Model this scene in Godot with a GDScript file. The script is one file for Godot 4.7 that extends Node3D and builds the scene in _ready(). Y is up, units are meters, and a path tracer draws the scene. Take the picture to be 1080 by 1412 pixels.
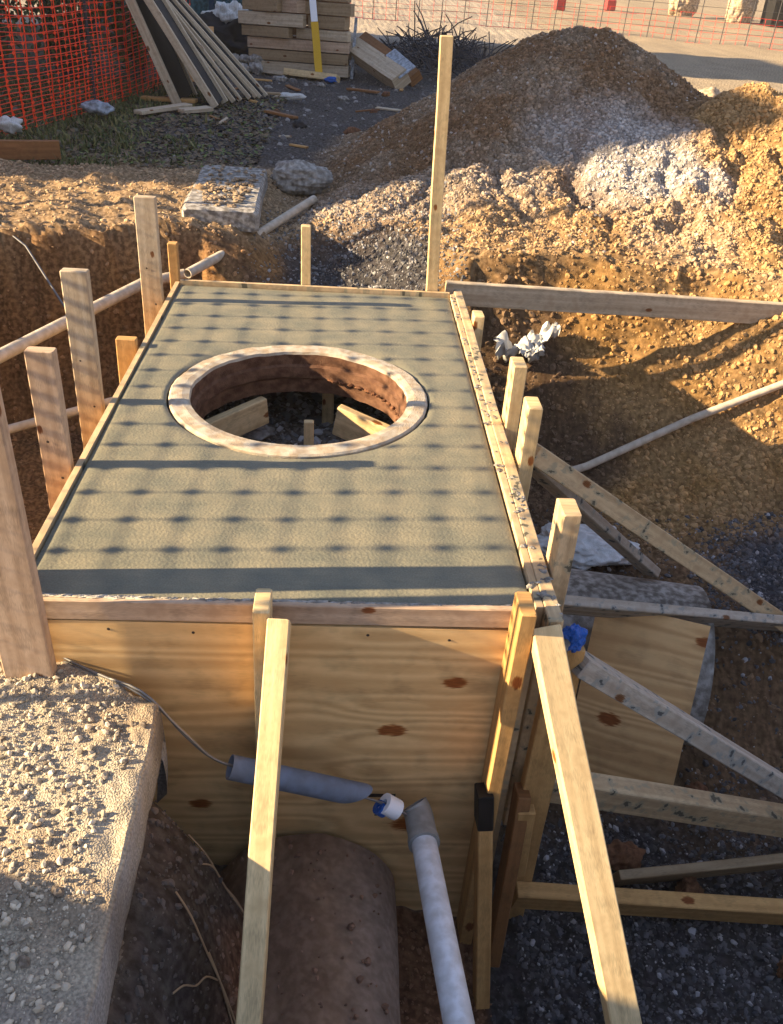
extends Node3D

var rng := RandomNumberGenerator.new()
var n_lo := FastNoiseLite.new()
var n_md := FastNoiseLite.new()
var n_hi := FastNoiseLite.new()
var used := {}
var M := {}
var pit := PackedVector2Array([Vector2(-1.88, -2.70), Vector2(-1.6, -2.78), Vector2(-0.95, -2.9), Vector2(-0.45, -3.0), Vector2(-0.1, -3.35), Vector2(0.35, -3.3), Vector2(0.75, -2.85), Vector2(1.35, -2.84), Vector2(2.0, -2.72), Vector2(2.7, -2.35), Vector2(3.2, -1.7), Vector2(3.5, -0.7), Vector2(3.6, 1.2), Vector2(-0.3, 1.2), Vector2(-0.3, 0.35), Vector2(-0.62, 0.12), Vector2(-1.2, -0.12), Vector2(-1.88, -0.2)])

# ---------------------------------------------------------------- naming
func numbered(s: String) -> String:
	if not used.has(s):
		used[s] = 0
		return s
	used[s] += 1
	return "%s_%03d" % [s, used[s]]

func tag(o: Node, label: String, category: String, group := "", kind := "") -> Node:
	if label != "": o.set_meta("label", label)
	if category != "": o.set_meta("category", category)
	if group != "": o.set_meta("group", group)
	if kind != "": o.set_meta("kind", kind)
	elif category != "": o.set_meta("kind", "thing")
	return o

func thing(called: String, label: String, category: String, at := Vector3.ZERO, group := "") -> Node3D:
	var o := Node3D.new()
	o.name = numbered(called)
	add_child(o, true)
	o.position = at
	tag(o, label, category, group)
	return o

func put(mesh: Mesh, called: String, m: Material, parent: Node3D = null) -> MeshInstance3D:
	var o := MeshInstance3D.new()
	o.mesh = mesh
	o.material_override = m
	o.cast_shadow = GeometryInstance3D.SHADOW_CASTING_SETTING_ON
	if parent == null:
		o.name = numbered(called)
		add_child(o, true)
	else:
		o.name = called
		parent.add_child(o, true)
	return o

# ---------------------------------------------------------------- mesh helpers
var dust_len := 0.0

func dusted(y: float) -> Color:
	return Color(1.0, 0.70, 0.40).lerp(Color.WHITE, smoothstep(dust_len - 0.62, dust_len - 0.26, y)) if dust_len > 0.0 else Color.WHITE

func tri(st: SurfaceTool, a: Vector3, b: Vector3, c: Vector3, out: Vector3, ua := Vector2.ZERO, ub := Vector2.ZERO, uc := Vector2.ZERO) -> void:
	if (a - c).cross(a - b).dot(out) < 0.0:
		var t := b; b = c; c = t
		var u := ub; ub = uc; uc = u
	st.set_color(dusted(a.y)); st.set_uv(ua); st.add_vertex(a)
	st.set_color(dusted(b.y)); st.set_uv(ub); st.add_vertex(b)
	st.set_color(dusted(c.y)); st.set_uv(uc); st.add_vertex(c)

func quad(st: SurfaceTool, a: Vector3, b: Vector3, c: Vector3, d: Vector3, out: Vector3, ua := Vector2.ZERO, ub := Vector2.ZERO, uc := Vector2.ZERO, ud := Vector2.ZERO) -> void:
	tri(st, a, b, c, out, ua, ub, uc)
	tri(st, a, c, d, out, ua, uc, ud)

func st_new() -> SurfaceTool:
	var st := SurfaceTool.new()
	st.begin(Mesh.PRIMITIVE_TRIANGLES)
	st.set_smooth_group(-1)
	return st

func done(st: SurfaceTool) -> ArrayMesh:
	st.generate_normals()
	return st.commit()

# sawn piece: x = width, y = along the grain from 0 to len, z = thickness; chamfered, slightly uneven
func sawn(len: float, w: float, t: float, cham := 0.003, rough := 0.0012) -> ArrayMesh:
	var st := st_new()
	var hw := w / 2; var ht := t / 2
	var prof := [Vector2(-hw + cham, -ht), Vector2(hw - cham, -ht), Vector2(hw, -ht + cham), Vector2(hw, ht - cham), Vector2(hw - cham, ht), Vector2(-hw + cham, ht), Vector2(-hw, ht - cham), Vector2(-hw, -ht + cham)]
	var n := maxi(3, int(len / 0.22))
	var ys := [0.0, cham]
	for k in range(1, n): ys.append(len * k / n)
	ys.append(len - cham); ys.append(len)
	var off := Vector2(rng.randf(), rng.randf())
	var per := [0.0]
	for k in 8: per.append(per[k] + prof[k].distance_to(prof[(k + 1) % 8]))
	var rings := []
	for k in ys.size():
		var ins := cham * 0.8 if (k == 0 or k == ys.size() - 1) else 0.0
		var sh := Vector2(rng.randf_range(-1, 1), rng.randf_range(-1, 1)) * rough
		var ring := []
		for q in prof:
			var e := Vector2(q.x - signf(q.x) * ins, q.y - signf(q.y) * ins) + sh + Vector2(rng.randf_range(-1, 1), rng.randf_range(-1, 1)) * rough * 0.4
			ring.append(Vector3(e.x, ys[k], e.y))
		rings.append(ring)
	for k in ys.size() - 1:
		for i in 8:
			var j := (i + 1) % 8
			var mid: Vector2 = (prof[i] + prof[j]) / 2
			var nrm := Vector2(prof[j].y - prof[i].y, -(prof[j].x - prof[i].x))
			quad(st, rings[k][i], rings[k][j], rings[k + 1][j], rings[k + 1][i], Vector3(nrm.x, 0, nrm.y), Vector2(ys[k], per[i] * 4.0) + off, Vector2(ys[k], per[i + 1] * 4.0) + off, Vector2(ys[k + 1], per[i + 1] * 4.0) + off, Vector2(ys[k + 1], per[i] * 4.0) + off)
	for e in [0, ys.size() - 1]:
		var c := Vector3.ZERO
		for q in rings[e]: c += q / 8.0
		for i in 8:
			var a: Vector3 = rings[e][i]; var b: Vector3 = rings[e][(i + 1) % 8]
			tri(st, c, a, b, Vector3(0, -1 if e == 0 else 1, 0), off + Vector2(0.02, 0.1), off + Vector2(0.02 + a.x * 0.3, 0.1 + a.z * 6), off + Vector2(0.02 + b.x * 0.3, 0.1 + b.z * 6))
	return done(st)

func frame(a: Vector3, b: Vector3, side: Vector3) -> Transform3D:
	var y := (b - a).normalized()
	var z := side.cross(y).normalized()
	var x := y.cross(z).normalized()
	return Transform3D(Basis(x, y, z), a)

# a board from a to b whose width w lies along side
func board(called: String, label: String, cat: String, a: Vector3, b: Vector3, w: float, t: float, side: Vector3, m: Material, group := "") -> MeshInstance3D:
	var o := put(sawn(a.distance_to(b), w, t), called, m)
	o.transform = frame(a, b, side)
	tag(o, label, cat, group)
	return o

func part_board(called: String, parent: Node3D, a: Vector3, b: Vector3, w: float, t: float, side: Vector3, m: Material) -> MeshInstance3D:
	var o := put(sawn(a.distance_to(b), w, t), called, m, parent)
	o.transform = frame(a, b, side)
	return o

func smooth_path(pts: Array, steps := 6) -> Array:
	var out := []
	for i in pts.size() - 1:
		var p0: Vector3 = pts[maxi(i - 1, 0)]; var p1: Vector3 = pts[i]; var p2: Vector3 = pts[i + 1]; var p3: Vector3 = pts[mini(i + 2, pts.size() - 1)]
		for k in steps: out.append(p1.cubic_interpolate(p2, p0, p3, float(k) / steps))
	out.append(pts[-1])
	return out

# tube along points; r may be a list; hollow when r_in > 0
func tube(pts: Array, r, r_in := 0.0, seg := 16, cut := 0.0) -> ArrayMesh:
	var st := SurfaceTool.new()
	st.begin(Mesh.PRIMITIVE_TRIANGLES)
	var up := Vector3(0.13, 0.9, 0.37).normalized()
	var frames := []
	for i in pts.size():
		var d: Vector3 = ((pts[mini(i + 1, pts.size() - 1)] as Vector3) - pts[maxi(i - 1, 0)]).normalized()
		var s := d.cross(up).normalized()
		up = s.cross(d).normalized()
		frames.append([d, s, up])
	var len := 0.0
	for shell in ([0, 1] if r_in > 0.0 else [0]):
		len = 0.0
		st.set_smooth_group(shell)
		for i in pts.size() - 1:
			var l2: float = len + (pts[i] as Vector3).distance_to(pts[i + 1])
			for k in seg:
				var q := []
				for e in [[i, k], [i, k + 1], [i + 1, k + 1], [i + 1, k]]:
					var rr: float = (r[e[0]] if r is Array else r) if shell == 0 else r_in
					var an: float = TAU * e[1] / seg
					var dir: Vector3 = frames[e[0]][1] * cos(an) + frames[e[0]][2] * sin(an)
					q.append(pts[e[0]] + dir * rr + (frames[e[0]][0] * dir.y * rr * cut if e[0] == pts.size() - 1 else Vector3.ZERO))
					q.append(dir * (1.0 if shell == 0 else -1.0))
				quad(st, q[0], q[2], q[4], q[6], q[1] + q[3], Vector2(len, float(k) / seg), Vector2(len, float(k + 1) / seg), Vector2(l2, float(k + 1) / seg), Vector2(l2, float(k) / seg))
			len = l2
	st.set_smooth_group(-1)
	for e in [0, pts.size() - 1]:
		var rr: float = r[e] if r is Array else r
		var sk: float = cut if e > 0 else 0.0
		for k in seg:
			var a0: float = TAU * k / seg; var a1: float = TAU * (k + 1) / seg
			var d0: Vector3 = frames[e][1] * cos(a0) + frames[e][2] * sin(a0)
			var d1: Vector3 = frames[e][1] * cos(a1) + frames[e][2] * sin(a1)
			var out: Vector3 = frames[e][0] * (-1.0 if e == 0 else 1.0)
			quad(st, pts[e] + d0 * r_in + frames[e][0] * d0.y * r_in * sk, pts[e] + d0 * rr + frames[e][0] * d0.y * rr * sk, pts[e] + d1 * rr + frames[e][0] * d1.y * rr * sk, pts[e] + d1 * r_in + frames[e][0] * d1.y * r_in * sk, out)
	return done(st)

func rock_mesh(seed_: int, sub: int, flat := 0.75, amp := 0.3) -> ArrayMesh:
	var g := (1.0 + sqrt(5.0)) / 2.0
	var v := []
	for q in [[-1, g, 0], [1, g, 0], [-1, -g, 0], [1, -g, 0], [0, -1, g], [0, 1, g], [0, -1, -g], [0, 1, -g], [g, 0, -1], [g, 0, 1], [-g, 0, -1], [-g, 0, 1]]:
		v.append(Vector3(q[0], q[1], q[2]).normalized())
	var f := [[0, 11, 5], [0, 5, 1], [0, 1, 7], [0, 7, 10], [0, 10, 11], [1, 5, 9], [5, 11, 4], [11, 10, 2], [10, 7, 6], [7, 1, 8], [3, 9, 4], [3, 4, 2], [3, 2, 6], [3, 6, 8], [3, 8, 9], [4, 9, 5], [2, 4, 11], [6, 2, 10], [8, 6, 7], [9, 8, 1]]
	for s in sub:
		var nf := []
		var mid := {}
		for t in f:
			var m := []
			for k in 3:
				var key := Vector2i(mini(t[k], t[(k + 1) % 3]), maxi(t[k], t[(k + 1) % 3]))
				if not mid.has(key):
					mid[key] = v.size()
					v.append(((v[key.x] + v[key.y]) / 2).normalized())
				m.append(mid[key])
			nf.append_array([[t[0], m[0], m[2]], [t[1], m[1], m[0]], [t[2], m[2], m[1]], [m[0], m[1], m[2]]])
		f = nf
	var nz := FastNoiseLite.new()
	nz.seed = seed_; nz.frequency = 0.8
	var st := SurfaceTool.new()
	st.begin(Mesh.PRIMITIVE_TRIANGLES)
	st.set_smooth_group(-1 if sub < 2 else 0)
	var w := []
	for p in v:
		var r := 1.0 + amp * nz.get_noise_3dv(p * 1.6) * 2.0 + amp * 0.4 * nz.get_noise_3dv(p * 5.0)
		w.append(Vector3(p.x * 1.15, p.y * flat, p.z * 0.9) * r)
	for t in f: tri(st, w[t[0]], w[t[1]], w[t[2]], w[t[0]] + w[t[1]] + w[t[2]], Vector2(w[t[0]].x, w[t[0]].z), Vector2(w[t[1]].x, w[t[1]].z), Vector2(w[t[2]].x, w[t[2]].z))
	return done(st)

# ---------------------------------------------------------------- textures
func noise_img(w: int, h: int, freq: float, seed_: int, oct := 4) -> Image:
	var n := FastNoiseLite.new()
	n.seed = seed_; n.frequency = freq; n.fractal_octaves = oct
	n.noise_type = FastNoiseLite.TYPE_SIMPLEX_SMOOTH
	var im := n.get_seamless_image(w, h, false, false, 0.12)
	im.convert(Image.FORMAT_L8)
	return im

func noise_tex(size: int, freq: float, seed_: int, lo: Color, hi: Color, bumpy := -1.0, oct := 5) -> ImageTexture:
	var im := noise_img(size, size, freq, seed_, oct)
	if bumpy > 0.0:
		im.convert(Image.FORMAT_RGBA8)
		im.bump_map_to_normal_map(bumpy)
	else:
		var d := im.get_data()
		var out := PackedByteArray()
		out.resize(d.size() * 3)
		var lut := []
		for k in 256: lut.append(lo.lerp(hi, smoothstep(0.15, 0.85, k / 255.0)))
		for k in d.size():
			var c: Color = lut[d[k]]
			out[k * 3] = int(c.r * 255); out[k * 3 + 1] = int(c.g * 255); out[k * 3 + 2] = int(c.b * 255)
		im = Image.create_from_data(size, size, false, Image.FORMAT_RGB8, out)
	im.generate_mipmaps()
	return ImageTexture.create_from_image(im)

# grain along x. splash > 0 adds cement splashes; figure > 0 bends the grain into plywood figure
func wood_tex(w: int, h: int, seed_: int, knots: Array, figure: float, splash: float, dirt: float) -> ImageTexture:
	var broad := noise_img(maxi(16, w / 24), h, 0.03, seed_, 3)
	broad.resize(w, h, Image.INTERPOLATE_CUBIC)
	var fine := noise_img(maxi(16, w / 7), h, 0.30, seed_ + 1, 3)
	fine.resize(w, h, Image.INTERPOLATE_CUBIC)
	var blot := noise_img(w, h, 0.012, seed_ + 2, 4)
	var spl := noise_img(w, h, 0.014, seed_ + 3, 5)
	var wave := noise_img(maxi(8, w / 90), maxi(16, h / 6), 0.045, seed_ + 5, 2)
	wave.resize(w, h, Image.INTERPOLATE_CUBIC)
	var wv := wave.get_data()
	var b := broad.get_data(); var f := fine.get_data(); var bl := blot.get_data(); var sp := spl.get_data()
	var out := PackedByteArray()
	out.resize(w * h * 3)
	for y in h:
		for x in w:
			var i := y * w + x
			var warp := 0.0
			var kn := 0.0
			for k in knots:
				var dx: float = (x - k.x) / (k.z * 1.7); var dy: float = (y - k.y) / k.z
				var d2: float = dx * dx + dy * dy
				if d2 < 30.0:
					warp += dy / (1.0 + d2) * 2.2
					if d2 < 2.6: kn = maxf(kn, 1.0 - smoothstep(0.5, 1.9, d2 + (f[i] - 128) * 0.006))
			var v := b[i] / 255.0
			var ring := 0.5 + 0.5 * sin(y * figure + wv[i] * 0.085 + v * 2.0 + warp * 2.4) if figure > 0.0 else v
			var l := 0.80 + (0.16 if figure == 0.0 else 0.10) * ring + (f[i] / 255.0 - 0.5) * (0.20 if figure == 0.0 else 0.08) + (bl[i] / 255.0 - 0.5) * 0.22
			var c := Color(l, l * (0.955 + 0.035 * ring), l * (0.90 + 0.07 * ring))
			if kn > 0.0: c = c.lerp(Color(0.50, 0.31, 0.17) * (0.8 + 0.4 * f[i] / 255.0), kn * 0.9)
			if dirt > 0.0: c = c.lerp(Color(0.42, 0.36, 0.31), dirt * smoothstep(0.45, 0.95, bl[i] / 255.0 + (f[i] - 128) * 0.0016))
			if splash > 0.0: c = c.lerp(Color(0.70, 0.74, 0.76), splash * smoothstep(0.58, 0.70, sp[i] / 255.0))
			if splash > 0.0: c = c.lerp(Color(0.30, 0.33, 0.36), splash * smoothstep(0.76, 0.80, sp[i] / 255.0))
			out[i * 3] = clampi(int(c.r * 255), 0, 255); out[i * 3 + 1] = clampi(int(c.g * 255), 0, 255); out[i * 3 + 2] = clampi(int(c.b * 255), 0, 255)
	var im := Image.create_from_data(w, h, false, Image.FORMAT_RGB8, out)
	im.generate_mipmaps()
	return ImageTexture.create_from_image(im)

func slab_tex() -> ImageTexture:
	var size := 1024
	var big := noise_img(size, size, 0.006, 71, 4); var fine := noise_img(size, size, 0.16, 72, 3)
	var sweep := noise_img(size / 16, size, 0.05, 73, 3)
	sweep.resize(size, size, Image.INTERPOLATE_CUBIC)
	var a := big.get_data(); var b := fine.get_data(); var c := sweep.get_data()
	var out := PackedByteArray()
	out.resize(size * size * 3)
	for k in a.size():
		var l := 0.84 + (a[k] - 128) * 0.0007 + (b[k] - 128) * 0.0007 + (c[k] - 128) * 0.0002
		var w := (a[k] - 128) * 0.0002
		out[k * 3] = clampi(int((l + w) * 255), 0, 255); out[k * 3 + 1] = clampi(int(l * 255), 0, 255); out[k * 3 + 2] = clampi(int((l - w) * 255), 0, 255)
	var im := Image.create_from_data(size, size, false, Image.FORMAT_RGB8, out)
	im.generate_mipmaps()
	return ImageTexture.create_from_image(im)

func mat(col: Color, rough: float, tex: Texture2D = null, nrm: Texture2D = null, nscale := 1.0, tri_scale := 0.0) -> StandardMaterial3D:
	var m := StandardMaterial3D.new()
	m.albedo_color = col
	m.roughness = rough
	m.metallic_specular = 0.35
	if tex: m.albedo_texture = tex
	if nrm:
		m.normal_enabled = true
		m.normal_texture = nrm
		m.normal_scale = nscale
	if tri_scale > 0.0:
		m.uv1_triplanar = true
		m.uv1_world_triplanar = true
		m.uv1_scale = Vector3.ONE * tri_scale
	return m

func srgb(r: int, g: int, b: int) -> Color:
	return Color(r / 255.0, g / 255.0, b / 255.0)

func nails(o: MeshInstance3D, spots: Array) -> void:
	for p in spots:
		var st := st_new()
		for k in 8:
			var a := TAU * k / 8; var b := TAU * (k + 1) / 8
			tri(st, Vector3(0, 0, 0.0012), Vector3(cos(a), sin(a), 0) * 0.0042, Vector3(cos(b), sin(b), 0) * 0.0042, Vector3.BACK)
		put(done(st), "nail", M.nail, o).position = p

func make_materials() -> void:
	var pine := wood_tex(1024, 256, 11, [Vector3(190, 80, 11), Vector3(690, 186, 9), Vector3(920, 40, 7)], 0.0, 0.0, 0.3)
	var splashed := wood_tex(1024, 256, 23, [Vector3(400, 130, 10)], 0.0, 0.75, 0.3)
	var ply := wood_tex(768, 768, 37, [Vector3(78, 640, 13), Vector3(96, 330, 10), Vector3(330, 560, 9), Vector3(470, 660, 11), Vector3(480, 370, 9), Vector3(610, 470, 16), Vector3(565, 230, 12), Vector3(240, 420, 10), Vector3(660, 120, 10)], 0.085, 0.0, 0.2)
	M.grain = noise_tex(256, 0.06, 3, Color.WHITE, Color.BLACK, 2.0, 4)
	var tints := {"pine": [srgb(226, 190, 128), pine], "pine_pale": [srgb(232, 208, 160), pine], "pine_tan": [srgb(208, 165, 106), pine], "pine_grey": [srgb(206, 192, 168), pine], "pine_pink": [srgb(206, 182, 158), pine], "pine_old": [srgb(170, 150, 120), pine], "pine_brown": [srgb(150, 106, 66), pine], "splash": [srgb(214, 190, 152), splashed], "splash_grey": [srgb(188, 180, 168), splashed], "ply": [srgb(250, 212, 152), ply], "ply_pale": [srgb(236, 194, 138), ply]}
	for k in tints: 
		M[k] = mat(tints[k][0], 0.72, tints[k][1])
		M[k].vertex_color_use_as_albedo = true
	var speck := noise_tex(512, 0.09, 5, Color(0.74, 0.74, 0.74), Color(1, 1, 1))
	var speck_n := noise_tex(512, 0.16, 6, Color.WHITE, Color.BLACK, 3.0)
	var blot := noise_tex(512, 0.02, 7, Color(0.62, 0.6, 0.58), Color(1, 1, 1))
	var soft := noise_tex(512, 0.02, 17, Color(0.84, 0.83, 0.81), Color(1, 1, 1))
	M.wet_concrete = mat(srgb(135, 131, 111), 0.58, slab_tex(), speck_n, 0.2, 1.0)
	M.concrete = mat(srgb(172, 168, 160), 0.85, blot, speck_n, 0.8, 2.2)
	M.clay = mat(srgb(128, 88, 62), 0.95, blot, speck_n, 1.0, 4.0)
	M.root = mat(srgb(150, 126, 98), 0.9)
	M.nail = mat(srgb(70, 60, 54), 0.5); M.nail.metallic = 0.5
	M.clay_pale = mat(srgb(172, 150, 122), 0.95, blot, speck_n, 1.0, 4.0)
	M.spill = mat(srgb(196, 198, 198), 0.85, soft, speck_n, 0.8, 2.2)
	M.concrete_dark = mat(srgb(150, 146, 140), 0.9, blot, speck_n, 0.8, 2.2)
	M.soil = mat(Color.WHITE, 0.95, blot, speck_n, 1.0, 3.1)
	M.soil.vertex_color_use_as_albedo = true
	M.soil.metallic_specular = 0.15
	M.mud = M.soil.duplicate()
	M.mud.normal_scale = 0.4
	M.mud.albedo_texture = soft
	M.pave = mat(Color.WHITE, 0.9, speck, speck_n, 1.3, 2.3)
	M.pave.vertex_color_use_as_albedo = true
	M.rust = mat(srgb(112, 82, 62), 0.9, noise_tex(512, 0.02, 8, Color(0.66, 0.6, 0.56), Color(1, 1, 1)), speck_n, 0.8, 2.0)
	M.ring_top = mat(srgb(176, 168, 152), 0.85, noise_tex(512, 0.02, 9, Color(0.86, 0.80, 0.74), Color(1, 1, 1)), speck_n, 0.6, 2.0)
	M.stone = mat(Color.WHITE, 0.9)
	M.stone.vertex_color_use_as_albedo = true
	M.pvc_white = mat(srgb(205, 210, 216), 0.4, soft, null, 1.0, 2.0)
	M.pvc_grey = mat(srgb(112, 122, 138), 0.5, soft, null, 1.0, 2.0)
	M.conduit = mat(srgb(190, 178, 160), 0.65, soft, null, 1.0, 2.0)
	M.pvc_cap = mat(srgb(140, 142, 140), 0.55, soft, null, 1.0, 2.0)
	M.wire = mat(srgb(120, 118, 116), 0.4); M.wire.metallic = 0.6
	M.black = mat(srgb(34, 34, 37), 0.8)
	M.form_black = mat(srgb(26, 25, 26), 0.7, blot)
	M.blue = mat(srgb(36, 92, 176), 0.55, speck, null, 1.0, 5.0)
	M.plastic_white = mat(srgb(226, 228, 230), 0.5)
	M.plastic_bag = mat(srgb(212, 212, 208), 0.5, soft)
	M.plastic_bag.backlight = Color(0.4, 0.4, 0.4)
	M.orange = mat(srgb(246, 70, 26), 0.5)
	M.orange.backlight = Color(0.9, 0.3, 0.08)
	M.net_red = mat(srgb(205, 44, 30), 0.5)
	M.net_red.backlight = Color(0.6, 0.1, 0.06)
	M.leaf = mat(Color.WHITE, 0.6); M.leaf.vertex_color_use_as_albedo = true
	M.leaf.backlight = Color(0.4, 0.4, 0.2)
	M.twig = mat(srgb(66, 64, 66), 0.8)
	M.yellow = mat(srgb(226, 178, 36), 0.45, speck, null, 1.0, 5.0)
	M.hoard = mat(srgb(62, 104, 112), 0.6, blot, null, 1.0, 1.2)
	M.hoard_dark = mat(srgb(32, 58, 78), 0.6)
	M.white_panel = mat(srgb(176, 186, 196), 0.6, blot, null, 1.0, 2.0)
	M.red = mat(srgb(150, 52, 48), 0.5)
	M.sack = mat(srgb(196, 174, 146), 0.8, blot, speck_n, 1.0, 1.5)
	M.brick = mat(srgb(150, 82, 62), 0.85, speck, null, 1.0, 1.0)
	M.glass_dark = mat(srgb(40, 46, 54), 0.15)
	M.pebble = mat(srgb(136, 124, 110), 0.9, blot, null, 1.0, 8.0)
	M.mark = mat(srgb(52, 44, 38), 0.8)

# ---------------------------------------------------------------- the ground's shape
func smax(a: float, b: float, k: float) -> float:
	var h := clampf(0.5 + 0.5 * (a - b) / k, 0, 1)
	return lerpf(b, a, h) + k * h * (1 - h)

func pit_depth(x: float, z: float) -> float:
	if x < -2.7 or x > 5.5 or z < -4.6 or z > 1.5: return -1.0
	var p := Vector2(x, z)
	var best := 1e9
	var inside := false
	var j := pit.size() - 1
	for i in pit.size():
		var a := pit[i]; var b := pit[j]
		var e := b - a; var w := p - a
		var q := w - e * clampf(w.dot(e) / e.length_squared(), 0, 1)
		best = minf(best, q.length_squared())
		if (a.y > p.y) != (b.y > p.y) and p.x < (b.x - a.x) * (p.y - a.y) / (b.y - a.y) + a.x: inside = not inside
		j = i
	return sqrt(best) * (1.0 if inside else -1.0)

func pile(x: float, z: float) -> float:
	var wob := n_md.get_noise_2d(x * 0.7, z * 0.7)
	var d1 := Vector2((x - 1.72) * (1.0 if x < 1.72 else 0.95), (z + 5.05) * 0.9).length()
	var h := 1.17 - 0.66 * sqrt(d1 * d1 + 0.10) + 0.05 * wob
	var d2 := Vector2((x - 2.62) * 0.85, (z + 4.15) * 1.0).length()
	h = smax(h, 0.93 - 0.64 * sqrt(d2 * d2 + 0.08) + 0.07 * wob, 0.06)
	var d3 := Vector2((x - 0.95) * 0.8, z + 3.75).length()
	h = smax(h, 0.42 - 0.5 * sqrt(d3 * d3 + 0.06) + 0.05 * wob, 0.08)
	var d4 := Vector2((x - 1.75) * 0.9, z + 3.55).length()
	h = smax(h, 0.38 - 0.5 * sqrt(d4 * d4 + 0.06) + 0.05 * wob, 0.08)
	# runnels and slumps down the faces
	h -= 0.11 * pow(1.0 - absf(n_md.get_noise_2d(x * 0.42 + 11.0, z * 0.3)) * 1.6, 3.0) * smoothstep(-4.9, -3.9, z) * smoothstep(-0.05, 0.3, h)
	return h

func outer(x: float, z: float) -> float:
	var lo := n_lo.get_noise_2d(x, z)
	var y := 0.03 + 0.05 * lo + 0.02 * maxf(0.0, -z - 9.0)
	# lower ground where the photographer stands
	y = lerpf(y, -0.34, smoothstep(-0.75, -0.1, z) * (1.0 - smoothstep(5.0, 7.0, x)))
	# soil berm along the left back edge
	var berm := exp(-pow((z + 3.55) / 0.65, 2.0)) * (1.0 - smoothstep(-0.75, 0.0, x))
	y += berm * (0.09 + 0.05 * n_md.get_noise_2d(x, z))
	# worn gully that leads up out of the pit
	y -= 0.24 * exp(-pow((x - 0.08) / 0.48, 2.0)) * smoothstep(-5.3, -3.4, z) * (1.0 - smoothstep(-2.5, -1.5, z))
	# heap of soil on the left of the pavement, outside the view
	y += 1.03 * exp(-pow((x + 2.45) / 0.5, 2.0) - pow((z - 1.55) / 1.12, 8.0)) * (0.95 + 0.28 * smoothstep(0.70, 1.25, z) + 0.06 * n_md.get_noise_2d(x, z))
	return smax(y, pile(x, z), 0.09)

func floor_h(x: float, z: float) -> float:
	if x > -0.6 and x < 0.6 and z > -2.25 and z < 0.0: return -0.35 + 0.03 * n_md.get_noise_2d(x, z) - 0.10 * smoothstep(-1.5, -1.9, z)
	var fr := lerpf(-1.24, -0.9, smoothstep(-0.45, -1.1, z))
	fr = lerpf(fr, -0.78, smoothstep(-1.1, -1.9, z))
	fr = lerpf(fr, -0.55, smoothstep(-2.0, -2.9, z))
	var f := lerpf(-0.95, fr, smoothstep(-0.4, 0.62, x))
	var back := smoothstep(-2.15, -2.55, z)
	f = lerpf(f, -0.30, back * smoothstep(-1.1, -0.45, x) * (1.0 - smoothstep(0.65, 1.5, x)))
	# bank of dark soil under the pavement's edge
	if z > 0.1 and x < 0.4:
		var bank := smoothstep(0.10, -0.30, x + 0.07 * n_md.get_noise_2d(z * 1.2, 3.0)) * smoothstep(0.14, 0.34, z + 0.1 * n_md.get_noise_2d(x, z))
		f = lerpf(f, -0.40 + 0.09 * n_md.get_noise_2d(x * 0.9 + 5.0, z * 0.9), bank)
		f = maxf(f, -0.86 - 1.1 * absf(x + 0.02) + 0.06 * n_md.get_noise_2d(x, z + 4.0) - 0.25 * smoothstep(0.25, 0.1, z))
	return f

func ground(x: float, z: float) -> float:
	var d := pit_depth(x, z)
	var md := n_md.get_noise_2d(x, z)
	var hi := n_hi.get_noise_2d(x, z)
	var y := 0.0
	var rough := 0.010
	if d <= -0.12:
		y = outer(x, z)
		var pl := pile(x, z)
		rough = 0.026 if pl > -0.05 else 0.013
	else:
		var w := lerpf(0.30, 1.0, smoothstep(0.6, 1.5, x) * smoothstep(0.5, -1.5, z))
		if x > -0.6 and x < 0.8 and z < -2.5: w = 0.7
		var t := clampf((d + 0.09 * md + 0.03 * hi) / w, 0, 1)
		var s := 1.0 - pow(1.0 - t, 1.9)
		y = lerpf(outer(x, z), floor_h(x, z), s)
		rough = 0.028
		if x > 0.75: rough = lerpf(0.030, 0.026, t)
	return y + rough * hi + (0.025 * md if d > -0.1 else 0.012 * md)

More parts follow.
